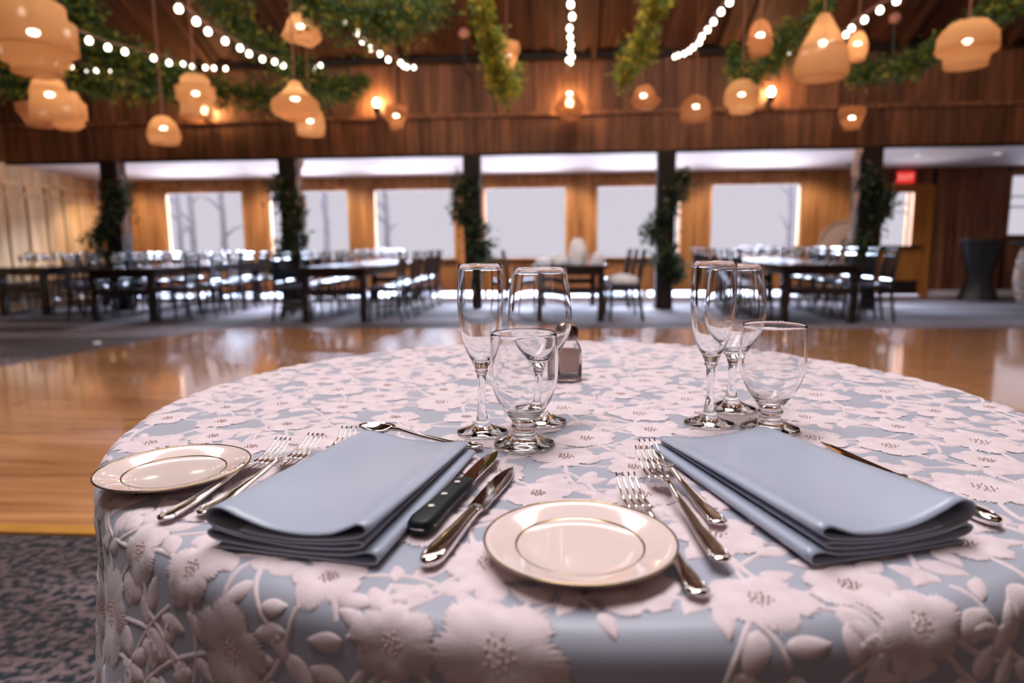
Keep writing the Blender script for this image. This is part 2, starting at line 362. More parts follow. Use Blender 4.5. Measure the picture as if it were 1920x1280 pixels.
text('EXIT', .13, (0, -.003, .055), M['exit_letters'], ex)
for sx in (-.20, .21):
    q = MB(); q.tube([(sx, .02, .1), (sx, -.05, .1)], [.02, .035], 10); q.build('lamp_head', M['black'], ex)

# left side wall of the aisle (pale with window light in its tone, board and batten with rails)
wl = struct(empty('wall_left'))
box('backing', (XL - .12, YB, 0), (XL - .03, YW, 8.2), M['wood_beam'], wl)
y = 6.2
while y < YW - .02:
    y2 = min(YW, y + .2); board((XL - .03, y + .003, 0), (XL + random.uniform(0, .006), y2 - .003, CZ + .02), M['wood_left'], wl); y = y2
for yy in np.arange(6.6, YW, .42): board((XL, yy, 0), (XL + .035, yy + .05, 2.06), M['wood_left'], wl, 'batten')
for zz in (2.06, 1.86): board((XL, 6.2, zz), (XL + .05, YW, zz + .05), M['wood_left'], wl, 'rail')
y = 6.2
while y < YP + .1:
    board((XL - .03, y + .003, CZ + .03), (XL, y + .197, 6.5), M['wood_upper'], wl); y += .2
wr = struct(box('wall_right', (XR, YB, 0), (XR + .1, YW, 8.2), M['wood_upper']))
wrr = struct(box('wall_rear', (XL, YB - .1, 0), (XR, YB, 4.2), M['wood_upper']))
# aisle ceiling, gently sloping to the wall
q = MB(); q.add([(XL, YP + .05, CZ + .02), (XR, YP + .05, CZ + .02), (XR, YW + .1, CZW), (XL, YW + .1, CZW), (XL, YP + .05, CZ + .1), (XR, YP + .05, CZ + .1), (XR, YW + .1, CZW + .1), (XL, YW + .1, CZW + .1)],
      [(0,3,2,1),(4,5,6,7),(0,1,5,4),(1,2,6,5),(2,3,7,6),(3,0,4,7)])
struct(q.build('ceiling', M['ceil']))
q = MB(); q.box((XL - .2, YW + .1, 2.45), (XR + .2, YW + .7, 2.55)); q.box((XL-.2, YP + .2, 2.5), (XR + .2, YW + .7, 2.56)); struct(q.build('trim_1', M['wood_beam']))
for i, (px, py) in enumerate([(455, 320), (700, 312), (1150, 308), (1720, 293), (1870, 290)]):
    p = at_z(px, py, 2.33); o = empty('recessed_light', (p.x, min(max(p.y, YP + .3), YW - .4), 2.0))
    zc = CZ + .02 - (o.location.y - YP) * (CZ + .02 - CZW) / (YW + .16 - YP); o.location.z = zc - .012
    q = MB(); q.lathe([(.055, .002), (.085, 0), (.09, .006), (.085, .012), (.055, .012)], 24); q.build('rim', M['white'], o)
    q = MB(); q.lathe([(0, .004), (.055, .004)], 24); q.build('lens', emit('recessed lens', (1, .93, .85, 1), 2.2) if i == 0 else bpy.data.materials['recessed lens'], o)
    where = ['in the white aisle ceiling right of the far left post', 'in the white aisle ceiling between the second and third posts', 'in the white aisle ceiling between the two middle posts',
             'in the white aisle ceiling above the exit sign', 'in the white aisle ceiling at the far right edge'][i]
    tag(o, 'small round recessed ceiling light ' + where, 'light')

for x in (-8.2, -6.9, -5.5, -4.1, -2.7, -1.3, .1, 1.5, 2.9, 4.3):
    l = bpy.data.lights.new('aisle_downlight', 'SPOT'); l.energy = 62; l.color = (1.0, .84, .66); l.spot_size = radians(130); l.spot_blend = .6; l.shadow_soft_size = .07
    o = bpy.data.objects.new('aisle_downlight', l); COL.objects.link(o); o.location = (x, 11.75, 2.27); o.rotation_euler = (radians(16), 0, 0)
# upper wall above the posts: three rows of boards, rails, purlins
ww = struct(empty('wall_upper'))
box('backing', (XL, YP + .03, CZ), (XR, YP + .16, PZ + .1), M['wood_beam'], ww)
bays = [XL, -7.2, -4.3, -1.37, 1.56, 4.5, XR]
x = XL
while x < XR - .05:
    w_ = random.choice([.2, .24, .28]); x2 = min(XR, x + w_)
    board((x + .004, YP - random.uniform(0, .015), CZ + .0), (x2 - .004, YP + .03, 2.93), M['wood_upper'], ww); x = x2
x = XL
while x < XR - .05:
    w_ = random.choice([.18, .22, .26]); x2 = min(XR, x + w_)
    board((x + .004, YP - random.uniform(0, .015), 2.99), (x2 - .004, YP + .03, PZ - .02), M['wood_upper'], ww); x = x2
board((XL, YP - .05, 2.93), (XR, YP + .03, 2.99), M['wood_upper'], ww, 'rail')
board((XL, YP - .09, PZ - .05), (XR, YP + .03, PZ + .04), M['wood_beam'], ww, 'rail')
board((XL, YP - .02, CZ - .01), (XR, YP + .05, CZ + .03), M['wood_beam'], ww, 'rail')
for x in bays[1:-1]: board((x - .07, YP - .03, CZ), (x + .07, YP + .03, PZ - .05), M['wood_upper'], ww, 'stud')
# roof: boards running up the slope, ridge over the hall
rf = struct(empty('roof')); SLP = 0.45; RY = 2.0; RZ = PZ + (YP - RY) * SLP
sl_len = hypot(YP - RY, RZ - PZ); ang = math.atan(SLP)
x = XL
while x < XR:
    o = bpy.data.objects.new('plank', unit_board(M['wood_roof'])); COL.objects.link(o); o.parent = rf
    dz = random.choice([0, 0, .03, .05]); w_ = random.choice([.12, .2, .26])
    o.location = (x + w_ / 2, (YP + RY) / 2, (PZ + RZ) / 2 + dz + .03); o.rotation_euler = (-ang, 0, 0); o.scale = (w_ - .006, sl_len, .03); x += w_
for x in np.arange(XL + .7, XR, 1.46):
    o = bpy.data.objects.new('rafter', unit_board(M['wood_roof'])); COL.objects.link(o); o.parent = rf
    o.location = (x, (YP + RY) / 2, (PZ + RZ) / 2 - .04); o.rotation_euler = (-ang, 0, 0); o.scale = (.07, sl_len, .12)
q = MB(); q.add([(XL, YP + .2, PZ + .1), (XR, YP + .2, PZ + .1), (XR, RY, RZ + .12), (XL, RY, RZ + .12), (XL, YB, PZ + .1), (XR, YB, PZ + .1)], [(0, 1, 2, 3), (3, 2, 5, 4)]); q.build('roof_deck', M['wood_roof'], rf)
# posts
for i, (x, hw) in enumerate([(-7.2, .14), (-4.28, .14), (-1.38, .13), (1.57, .13), (4.52, .16)]):
    struct(box('post', (x - hw, YP - .12, 0), (x + hw, YP + .12, CZ), M['wood_beam']))

# ------------------------------------------------------------------ outside: terrace and bare trees
struct(box('ground', (-40, YW + .12, -.14), (40, 60, -.04), M['ground']))
def tree(px, Y, r, lab):
    p = at_y(px, 458, Y); o = empty('bare_tree', (p.x, Y, -.04)); q = MB(); s = random.Random(px)
    q.tube([(0, 0, 0), (.05, 0, 1.5), (-.05, .05, 3.2), (.1, 0, 5.5)], [r, r * .8, r * .6, r * .3], 8); q.build('trunk', M['bark'], o)
    for k in range(7):
        z = 1.0 + k * .5; a = s.uniform(0, 6.28); l = s.uniform(.6, 1.3); q = MB()
        q.tube([(0, 0, z), (cos(a) * l * .5, sin(a) * l * .5, z + .35), (cos(a) * l, sin(a) * l, z + .5)], [r * .35, r * .22, r * .08], 5); q.build('branch', M['bark'], o)
    o.scale = (1, 1, 1.5)
    tag(o, lab, 'tree')
tree(338, 30, .15, 'pale bare tree behind the left part of the first full window')
tree(362, 33, .18, 'pale bare tree behind the first full window, right of its paler neighbour')
tree(612, 30, .17, 'pale bare tree behind the second full window')
tree(1478, 30, .12, 'slim pale bare tree behind the right edge of the sixth window')
tree(420, 36, .2, 'faint far tree in the right half of the first full window')
tree(725, 36, .2, 'faint far tree in the left edge of the third window')

# ------------------------------------------------------------------ foliage
def leaves(name, pts, rad, count, size, m, label, cat='garland', hang=0.0, s=None, dens=None):
    P = np.array([tuple(p) for p in crv(pts, 10)]); n = len(P)
    R = np.interp(np.linspace(0, 1, n), np.linspace(0, 1, len(rad)), rad) if hasattr(rad, '__len__') else np.full(n, rad)
    r_ = np.random.default_rng(sum(map(ord, label)))
    seg = np.linalg.norm(np.diff(P, axis=0), axis=1); cum = np.concatenate([[0], np.cumsum(seg)])
    # bushy clumps: leaves gather around random lumps
    ncl = max(8, count // 40); tcl = r_.uniform(0, cum[-1], ncl)
    cc = np.stack([np.interp(tcl, cum, P[:, k]) for k in range(3)], 1); rc = np.interp(tcl, cum, R)
    off = r_.normal(size=(ncl, 3)); off /= np.linalg.norm(off, axis=1)[:, None]; cc = cc + off * (rc * r_.uniform(0, .75, ncl))[:, None]
    ci = r_.integers(0, ncl, count); c = cc[ci] + r_.normal(size=(count, 3)) * (rc[ci] * .33)[:, None]
    c[:, 2] -= hang * r_.random(count) ** 2
    d = r_.normal(size=(count, 3)); d[:, 2] -= .3; d /= np.linalg.norm(d, axis=1)[:, None]
    u = np.cross(d, r_.normal(size=(count, 3))); u /= np.linalg.norm(u, axis=1)[:, None]; nn = np.cross(d, u)
    L_ = size * r_.uniform(.6, 1.3, count)[:, None]
    a = c; b1 = c + d * L_ * .45 + u * L_ * .24 + nn * L_ * .06; t = c + d * L_; b2 = c + d * L_ * .45 - u * L_ * .24 + nn * L_ * .06
    V = np.stack([a, b1, t, b2], 1).reshape(-1, 3); i = np.arange(count) * 4
    F = np.concatenate([np.stack([i, i + 1, i + 2], 1), np.stack([i, i + 2, i + 3], 1)])
    root = mesh(name, V.tolist(), F.tolist(), m); tag(root, label, cat)
    q = MB(); q.tube([tuple(p) for p in P[::3]] + [tuple(P[-1])], .012, 5); q.build('vine_stem', M['wood_beam'], root)
    return root
def G(L_): return [at_y(x, y, Y) for x, y, Y in L_]
leaves('garland', G([(100, -40, 7.10), (150, 50, 7.40), (205, 105, 7.70), (265, 130, 7.90), (330, 150, 8.10), (345, 185, 8.20)]), [0.289, 0.289, 0.255, 0.221, 0.170], 5200, .075, M['leaf'], 'leafy green garland swagging from the upper left corner behind the big basket lamp')
leaves('garland', G([(-40, 140, 8.50), (60, 165, 8.70), (130, 150, 8.90), (240, 165, 9.10), (380, 165, 9.30), (480, 180, 9.50), (580, 175, 9.60), (690, 150, 9.70)]), [0.255, 0.204, 0.187, 0.204, 0.221, 0.255, 0.255, 0.136], 5200, .075, M['leaf'], 'long dark green garland low along the left of the upper wall')
leaves('garland', G([(400, -30, 7.70), (440, 35, 7.90), (500, 90, 8.30), (555, 130, 8.70), (610, 165, 9.00), (665, 165, 9.30)]), [0.285, 0.247, 0.228, 0.209, 0.228, 0.190], 4200, .07, M['leaf'], 'green and yellow garland crossing diagonally above the gourd shaped lamp')
leaves('garland', G([(560, -30, 5.4), (640, 10, 5.6), (720, 18, 5.8), (800, 0, 6.0), (840, -30, 6.1)]), [.14, .2, .2, .2, .1], 3600, .055, M['leaf'], 'thick green garland at the top edge left of centre', hang=.18)
leaves('garland', G([(890, -30, 5.6), (905, 25, 5.9), (918, 75, 6.3), (930, 120, 6.7), (945, 170, 7.1), (975, 130, 7.5)]), [.11, .12, .12, .14, .14, .08], 2600, .055, M['leaf_bright'], 'bright yellow green garland hanging down the centre left of the vertical light string')
leaves('garland', G([(1240, -30, 5.8), (1225, 20, 6.1), (1210, 70, 6.5), (1185, 115, 7.0), (1172, 150, 7.3)]), [.13, .13, .15, .17, .1], 2400, .055, M['leaf_bright'], 'yellow green garland hanging down right of the vertical light string')
leaves('garland', G([(1570, -20, 7.40), (1530, 25, 7.60), (1480, 70, 8.00), (1440, 120, 8.40), (1400, 150, 8.70), (1370, 90, 9.20)]), [0.136, 0.153, 0.170, 0.221, 0.187, 0.085], 3600, .06, M['leaf'], 'green garland curving behind the large bell shaped lamp')
leaves('garland', G([(1960, -20, 7.10), (1870, 20, 7.50), (1800, 60, 7.90), (1740, 100, 8.30), (1680, 135, 8.70), (1600, 130, 9.10)]), [0.204, 0.170, 0.153, 0.170, 0.187, 0.170], 4000, .06, M['leaf'], 'green garland swagging at the upper right behind the wide tiered lamp')
for i, (x, nm) in enumerate([(-7.2, 'leftmost post'), (-4.28, 'second post from the left'), (-1.38, 'middle post'), (1.57, 'post right of the middle one'), (4.52, 'rightmost post by the door')]):
    s_ = random.Random(i); pts = [(x + .17 * sin(z * 4.2 + i * 2), YP - .19 + .05 * cos(z * 3), z) for z in np.arange(.45, 2.15, .22)]
    leaves('vine', pts, [.12, .2, .25, .17, .24, .2], 2200, .085, M['leaf_dark'], 'dark leafy vine winding up the ' + nm, 'vine')

M['lit_post_side'] = simple('pale lit post side', srgb(225, 190, 180), 0.8, sheen=.3)  # pale strips added to paint the lit sides of the posts, not cloth
for i, (x, lab) in enumerate([(-6.98, 'pale strip for the lit side of the leftmost post, just right of it'), (-4.06, 'pale strip for the lit side of the second post, just right of it'), (4.30, 'pale strip for the lit side of the rightmost post, just left of it')]):
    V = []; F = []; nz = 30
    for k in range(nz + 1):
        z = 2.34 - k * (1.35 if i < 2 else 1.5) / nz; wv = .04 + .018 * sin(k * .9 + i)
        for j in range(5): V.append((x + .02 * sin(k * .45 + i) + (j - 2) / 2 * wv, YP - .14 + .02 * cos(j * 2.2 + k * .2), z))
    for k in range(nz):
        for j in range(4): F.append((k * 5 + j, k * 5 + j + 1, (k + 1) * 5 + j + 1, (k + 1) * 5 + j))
    o = mesh('lit_post_side', V, F, M['lit_post_side'], None, True); so = o.modifiers.new('thick', 'SOLIDIFY'); so.thickness = .003; tag(o, lab, 'lit_post_side')

# ------------------------------------------------------------------ string lights
def bulb_mesh():
    q = MB(); q.lathe([(0, -.034), (.018, -.028), (.026, -.012), (.024, .006), (.013, .022), (0, .026)], 12); return q
_b = bulb_mesh().build('bulb', M['string'], None, True); BULB = _b.data; bpy.data.objects.remove(_b)
q = MB(); q.tube([(0, 0, .02), (0, 0, .05)], .013, 8); _b = q.build('socket', M['black']); SOCK = _b.data; bpy.data.objects.remove(_b)
def string_light(px, label, y0=10.25, step=.55, ext=None):
    pts = []; o = empty('string_light', tuple(at_y(*px[-1], y0)))
    for i, (x, y) in enumerate(px[::-1]):
        p = at_y(x, y, y0 - step * i); pts.append(p)
        b = bpy.data.objects.new('bulb', BULB); COL.objects.link(b); b.parent = o; b.location = p - o.location
        s = bpy.data.objects.new('socket', SOCK); COL.objects.link(s); s.parent = b
    P = [p + Vector((0, 0, .05)) for p in pts]
    d_ = P[-1] - P[-2]; P += [P[-1] + d_ * 1.5 + Vector((0, 0, .15)), P[-1] + d_ * 3.5 + Vector((0, 0, .7))]
    P = [P[0] + Vector((0, .2, .1))] + P
    q = MB(); q.tube([p - o.location for p in crv(P, 3)], .007, 5); q.build('cable', M['cord'], o)
    tag(o, label, 'string lights'); return o
string_light([(335,15),(368,39),(390,58),(422,76),(450,89),(467,100),(492,110),(515,115),(531,122),(547,123),(563,126),(590,126),(601,122)], 'string of warm bulbs sagging in the upper left, ending above the gourd shaped lamp', step=.45)
string_light([(643,40),(669,61),(680,76),(694,90),(712,100),(728,111),(751,117),(757,123),(763,125),(776,126)], 'string of warm bulbs left of centre, ending above the left sconce', step=.45)
string_light([(1070,-18),(1070,7),(1073,30),(1068,52),(1069,69),(1071,83),(1069,95),(1073,106),(1065,112),(1070,117)], 'vertical looking string of warm bulbs in the centre, above the bottle shaped lamp', step=.55)
string_light([(1368,3),(1352,21),(1338,40),(1327,55),(1316,68),(1311,79),(1300,88),(1292,95),(1283,100),(1272,103),(1265,106)], 'string of warm bulbs right of centre, running up to the top edge', step=.42)
string_light([(1681,0),(1650,18),(1621,36),(1597,52),(1586,64),(1559,74),(1546,84),(1533,90),(1510,98),(1482,98),(1464,100)], 'string of warm bulbs in the upper right, passing the large bell shaped lamp', step=.45)
string_light([(40,20),(126,60),(167,75),(202,88),(234,96),(288,108),(317,117),(343,120),(361,124),(385,126),(401,127),(423,128)], 'string of warm bulbs in the upper left garland, ending above the square shouldered lamp', step=.5)
string_light([(0,92),(75,112),(104,117),(133,124),(163,130),(180,132),(209,133)], 'short string of warm bulbs just right of and behind the big basket lamp', step=.5)

# ------------------------------------------------------------------ pendant lamps
def roof_z(y): return PZ + (YP - y) * SLP if y > RY else PZ + .1
PROF = {  # half profile, x = radius share of half width, z = share of height from the top
 'tiered_big': [(.05, 0), (.55, .02), (.78, .08), (.80, .28), (1.0, .32), (1.0, .70), (.84, .74), (.80, .86), (.62, .89), (.58, 1.0)],
 'bell': [(.06, 0), (.35, .03), (.68, .15), (.86, .35), (.92, .6), (1.0, .96), (.98, 1.0)],
 'bowl': [(.1, 0), (.7, .05), (1.0, .15), (.95, .4), (.7, .85), (.6, 1.0)],
 'tier2': [(.1, 0), (.6, .03), (.72, .2), (1.0, .32), (1.0, .72), (.82, .76), (.80, .92), (.5, 1.0)],
 'dome': [(.06, 0), (.4, .06), (.75, .25), (.97, .6), (1.0, .78), (.86, 1.0)],
 'tier_square': [(.1, 0), (.55, .03), (.72, .1), (.75, .25), (1.0, .32), (.98, .62), (.80, .66), (.82, 1.0)],
 'gourd': [(.08, 0), (.24, .05), (.34, .2), (.62, .36), (.92, .52), (1.0, .68), (.88, .86), (.45, .98), (.38, 1.0)],
 'barrel': [(.1, 0), (.75, .03), (.9, .3), (1.0, .6), (.9, 1.0)],
 'wavy': [(.08, 0), (.35, .04), (.6, .25), (.75, .5), (1.0, .75), (.75, .9), (.6, 1.0)],
 'cup': [(.1, 0), (.95, .03), (1.0, .35), (.8, .45), (.75, .7), (.6, .75), (.55, 1.0)],
 'bottle': [(.08, 0), (.2, .03), (.3, .2), (.45, .4), (.8, .62), (1.0, .72), (.95, .80), (.7, .84), (.62, 1.0)],
 'flat_dome': [(.08, 0), (.4, .05), (.85, .25), (1.0, .5), (1.0, 1.0)],
 'round_tier': [(.1, 0), (.5, .04), (.85, .25), (1.0, .5), (.96, .75), (.72, .8), (.65, 1.0)],
 'egg': [(.08, 0), (.45, .05), (.8, .25), (1.0, .6), (.95, .8), (.75, 1.0)],
 'tall_bell': [(.05, 0), (.22, .02), (.5, .25), (.85, .55), (1.0, .8), (.97, .94), (.86, 1.0)],
 'octagon': [(.1, 0), (.6, .05), (.95, .3), (1.0, .62), (.95, .70), (.75, .74), (.68, 1.0)],
}
def pendant(x0, x1, y0, y1, width, shape, label, mt='rattan', bulb=True, wav=0):
    px = (x1 - x0); Yd = width * 1250 / px          # distance from its real width
    cx = (x0 + x1) / 2; r0 = ray(cx, (y0 + y1) / 2); Y = Yd * r0.y / 1.0 * 1.0
    pt = at_y(cx, y0, Y); pb = at_y(cx, y1, Y); H = max(.1, (pt.z - pb.z) * .97); R = width / 2
    o = empty('pendant_lamp', tuple(pb + Vector((0, 0, (pt.z - pb.z - H) / 2))))
    pr = [(a * R, H * (1 - b)) for a, b in PROF[shape]]
    dense = [(v.x, v.z) for v in crv([(a, 0, b) for a, b in pr], 3)] if shape in ('bell', 'dome', 'gourd', 'egg', 'tall_bell', 'wavy', 'barrel') else pr
    f = (lambda a, r, z: (r * (1 + .16 * sin(3 * a + 1 + z * 9) * (1 - z / H * .6)), z + .14 * H * sin(2 * a + 3) * (r / R))) if wav else None
    q = MB(); q.lathe(dense, 32, f=f); sh = q.build('shade', M[mt], o, True)
    bz = H * .55
    q = MB(); q.lathe([(0, bz - .020), (.022, bz - .017), (.036, bz - .006), (.038, bz + .003), (.028, bz + .014), (.012, bz + .02), (0, bz + .021)], 14); q.build('bulb', M['bulb'], o, True) if bulb else None
    q = MB(); q.tube([(0, 0, bz + .04), (0, 0, H * 1.0)], .016, 8); q.build('socket', M['black'], o)
    q = MB(); q.tube([(0, 0, H * .98), (0, 0, roof_z(o.location.y) - o.location.z)], .008, 6); q.build('cord', M['cord'], o)
    if not wav:
        for a, z in (pr[-1], pr[len(pr) // 2]):
            n = 28; q = MB(); q.tube([(a * cos(2 * pi * k / n), a * sin(2 * pi * k / n), z) for k in range(n + 1)], .007, 5, cap=False); q.build('hoop', M[mt], sh)
    tag(o, label, 'lamp'); return o
pendant(0, 142, -6, 140, .52, 'tiered_big', 'huge tiered woven basket pendant lamp in the top left corner')
pendant(62, 133, 140, 222, .34, 'bell', 'bell shaped woven pendant lamp directly below the huge tiered basket lamp')
pendant(98, 162, 170, 243, .36, 'tier2', 'tiered woven pendant lamp half hidden behind the bell shaped lamp, on its right')
pendant(40, 128, 192, 237, .50, 'bowl', 'wide shallow woven pendant lamp behind the bell shaped lamp, on its left', 'rattan_dark')
pendant(280, 338, 216, 270, .36, 'dome', 'small dome shaped woven pendant lamp hanging lowest, left of the second post')
pendant(335, 405, 138, 220, .40, 'tier_square', 'square shouldered tiered woven lamp in front of the leftmost wall sconce')
pendant(511, 600, 150, 226, .44, 'gourd', 'gourd shaped pale woven pendant lamp, wide at the bottom')
pendant(556, 610, 205, 254, .36, 'barrel', 'barrel shaped woven pendant lamp just behind and below the gourd shaped one')
pendant(530, 600, 22, 82, .40, 'wavy', 'wavy twisted woven pendant lamp near the top, above the gourd shaped lamp', 'rattan', wav=1)
pendant(721, 766, 197, 241, .34, 'cup', 'small stepped woven pendant lamp just right of the left open sconce', 'rattan_dark')
pendant(926, 975, 79, 132, .32, 'cup', 'cup shaped woven pendant lamp amid the bright central garland')
pendant(1040, 1096, 130, 230, .42, 'bottle', 'bottle shaped woven pendant lamp below the vertical light string', 'rattan_dark')
pendant(1178, 1234, 160, 203, .40, 'wavy', 'small wavy brown woven pendant lamp below the right hanging garland', 'rattan_dark', wav=1)
pendant(1276, 1332, 178, 226, .40, 'flat_dome', 'flat topped dome shaped brown woven lamp left of the right sconce', 'rattan_dark')
pendant(1357, 1422, 148, 212, .42, 'round_tier', 'round stepped pale woven pendant lamp touching the right sconce')
pendant(1402, 1446, 35, 104, .24, 'egg', 'slim egg shaped woven pendant lamp left of the large bell lamp', 'rattan_dark')
pendant(1491, 1588, 25, 148, .46, 'tall_bell', 'large tall bell shaped pale woven pendant lamp in the upper right')
pendant(1588, 1624, 57, 113, .22, 'egg', 'small egg shaped woven pendant lamp just right of the large bell lamp')
pendant(1758, 1862, 38, 126, .50, 'octagon', 'wide stepped woven pendant lamp near the top right corner')
pendant(1572, 1620, 202, 243, .36, 'cup', 'small cup shaped brown woven lamp above the rightmost post', 'rattan_dark')

# wall sconces
for px, py, lab in ((384, 207, 'lit wall sconce on the upper wall behind the square shouldered lamp'), (706, 193, 'bright wall sconce left of centre on the upper wall'),
                    (1068, 192, 'wall sconce glowing behind the bottle shaped lamp'), (1446, 172, 'bright wall sconce right of centre on the upper wall')):
    p = at_y(px, py, YP - .16); o = empty('wall_sconce', tuple(p))
    q = MB(); q.lathe([(0, -.055), (.03, -.045), (.045, -.01), (.04, .03), (.02, .055), (0, .06)], 14); q.build('bulb', M['sconce'], o, True)
    q = MB(); q.lathe([(0, -.16), (.035, -.155), (.06, -.10), (.062, -.065), (.05, -.06), (0, -.06)], 14); q.tube([(0, 0, -.12), (0, .07, -.15), (0, .16, -.13)], .014, 6); q.build('bracket', M['black'], o)
    q = MB(); q.tube([(0, .13, -.13), (0, .16, -.13)], .05, 12); q.build('backplate', M['black'], o)
    tag(o, lab, 'wall lamp')
# two unlit globes on stems
for px, py, lab in ((870, 62, 'unlit pale globe lamp on a dark stem left of the central garland'), (1678, 34, 'unlit pale globe lamp high at the upper right')):
    p = at_y(px, py, 9.9); o = empty('globe_lamp', tuple(p)); q = MB(); R = .075
    q.lathe([(R * sin(pi * k / 10), -R * cos(pi * k / 10)) for k in range(11)], 18); q.build('globe', simple('frosted globe ' + str(px), srgb(225, 160, 140), .5), o, True)
    q = MB(); q.tube([(0, 0, -.07), (0, 0, -.45)], .018, 8); q.tube([(0, 0, -.45), (0, .52, -.45)], .018, 8); q.build('stem', M['black'], o); tag(o, lab, 'lamp')

# ------------------------------------------------------------------ long tables, chairs and their glasses
def make_chair():
    r = empty('chiavari_chair'); C_ = M['chair']
    box('seat', (-.20, -.20, .42), (.20, .20, .445), C_, r)
    q = MB(); q.loft([(-.19, 0, .462, .15, .006), (-.15, 0, .465, .185, .018), (0, 0, .467, .19, .022), (.15, 0, .465, .185, .018), (.19, 0, .462, .15, .006)], 12, 4); q.build('seat_pad', M['seatpad'], r, True)
    for sx in (-1, 1):
        q = MB(); q.tube([(sx * .17, .17, .42), (sx * .18, .185, 0)], [.021, .015], 7); q.build('leg', C_, r)
        q = MB(); q.tube([(sx * .16, -.245, 0), (sx * .165, -.18, .44), (sx * .165, -.21, .70), (sx * .165, -.255, .93)], [.016, .021, .019, .016], 7); q.build('back_leg', C_, r)
        q = MB(); q.tube([(sx * .178, .18, .2), (sx * .163, -.22, .2)], .009, 6); q.tube([(sx * .178, .18, .28), (sx * .163, -.21, .28)], .009, 6); q.build('stretcher', C_, r)
    q = MB(); q.tube([(-.178, .182, .24), (.178, .182, .24)], .009, 6); q.build('stretcher', C_, r)
    for z, yb in ((.91, -.251), (.83, -.235), (.53, -.19)):
        q = MB(); q.tube([(-.165, yb, z), (.165, yb, z)], .015, 6); q.build('back_rail', C_, r)
    for k in range(5):
        xx = -.11 + k * .055; q = MB(); q.tube([(xx, -.19, .53), (xx, -.235, .83)], .010, 5); q.build('spindle', C_, r)
    return r
chair0 = make_chair(); used = [False]
ORD = ['first', 'second', 'third', 'fourth', 'fifth', 'sixth', 'seventh']
def place_chair(x, y, rz, label, group):
    o = chair0 if not used[0] else copy_tree(chair0); used[0] = True
    o.location = (x, y, 0); o.rotation_euler = (0, 0, rz); tag(o, label, 'chair', group); return o
def goblet_mesh():
    q = MB(); q.lathe([(0, 0), (.034, 0), (.03, .004), (.006, .01), (.005, .06), (.02, .075), (.038, .11), (.034, .17), (.032, .17), (.036, .11), (.018, .08), (0, .073)], 14); return q
def flute_mesh():
    q = MB(); q.lathe([(0, 0), (.032, 0), (.028, .004), (.006, .01), (.005, .08), (.018, .10), (.027, .15), (.025, .22), (.023, .22), (.025, .15), (.015, .105), (0, .095)], 14); return q
m, N, L, b = mat('distant glass'); M['glass_far'] = m
gl = N.new('ShaderNodeBsdfGlossy'); gl.inputs['Roughness'].default_value = .12; gg = N.new('ShaderNodeBsdfTransparent'); gg.inputs[0].default_value = (.93, .93, .96, 1); lw = N.new('ShaderNodeLayerWeight'); lw.inputs[0].default_value = .45
mx = N.new('ShaderNodeMixShader'); mr = N.new('ShaderNodeMapRange'); mr.inputs['To Min'].default_value = .20; mr.inputs['To Max'].default_value = .95
L.new(lw.outputs['Facing'], mr.inputs[0]); L.new(mr.outputs[0], mx.inputs[0]); L.new(gg.outputs[0], mx.inputs[1]); L.new(gl.outputs[0], mx.inputs[2]); L.new(mx.outputs[0], N['Material Output'].inputs[0])
_g = goblet_mesh().build('g', M['glass_far'], None, True); GOB = _g.data; bpy.data.objects.remove(_g)
_g = flute_mesh().build('g', M['glass_far'], None, True); FLU = _g.data; bpy.data.objects.remove(_g)
_q = MB(); _q.lathe([(0, 0), (.06, 0), (.13, .014), (.132, .018), (.125, .018), (.06, .006), (0, .006)], 24); _g = _q.build('g', M['white'], None, True); PLT = _g.data; bpy.data.objects.remove(_g)
TH = .735
def long_table(x0, x1, y0, y1, tname, nl, nr, glasses=True, chairs=(True, True)):
    o = empty('long_table', ((x0 + x1) / 2, (y0 + y1) / 2, 0)); hx = (x1 - x0) / 2; hy = (y1 - y0) / 2
    box('tabletop', (-hx, -hy, TH - .04), (hx, hy, TH), M['table'], o)
    box('apron', (-hx + .05, -hy + .05, TH - .13), (hx - .05, hy - .05, TH - .04), M['table'], o)
    for sx in (-1, 1):
        for sy in (-1, 1):
            a = (sx * (hx - .09), sy * (hy - .09)); box('leg', (a[0] - .045, a[1] - .045, 0), (a[0] + .045, a[1] + .045, TH - .13), M['table'], o)
    for sy in (-1, 1): box('cross_rail', (-hx + .1, sy * (hy - .09) - .025, .36), (hx - .1, sy * (hy - .09) + .025, .45), M['table'], o)
    tag(o, 'dark wooden long table, ' + tname, 'table')
    for side, n in ((-1, nl), (1, nr)):
        sn = 'left' if side < 0 else 'right'
        for k, yy in enumerate(n):
            x = (x0 - .19 if side < 0 else x1 + .19) + random.uniform(-.03, .05) * side
            place_chair(x, yy, (-pi / 2 if side < 0 else pi / 2) + random.uniform(-.06, .06), ORD[k] + ' dark chiavari chair from the near end, ' + sn + ' side of the ' + tname, 'chairs at the ' + tname)
    if glasses:
        ys = np.arange(y0 + .22, y1 - .15, .56); i = 0
        for ri, yy in enumerate(ys):
            for sx in (-1, 1):
                cx = (x0 + x1) / 2 + sx * (hx - .27)
                for (dx, dy, me, nm, cat) in ((sx * -.02, .02, GOB, 'water_goblet', 'goblet'), (sx * -.09, .09, FLU, 'champagne_flute', 'flute'), (sx * -.03, .16, GOB, 'wine_glass', 'wine glass')):
                    g_ = bpy.data.objects.new(nm, me); COL.objects.link(g_); g_.location = (cx + dx + random.uniform(-.01, .01), yy + dy + random.uniform(-.01, .01), TH)
                    if nm == 'wine_glass': g_.scale = (1.05, 1.05, 1.2)
                    tag(g_, 'clear ' + cat + ', ' + ('left' if sx < 0 else 'right') + ' side, ' + ORD[ri] + ' place from near end, ' + tname, cat, cat + 's on the ' + tname)
N_ = lambda a, n, s=.54: [a + s * k for k in range(n)]
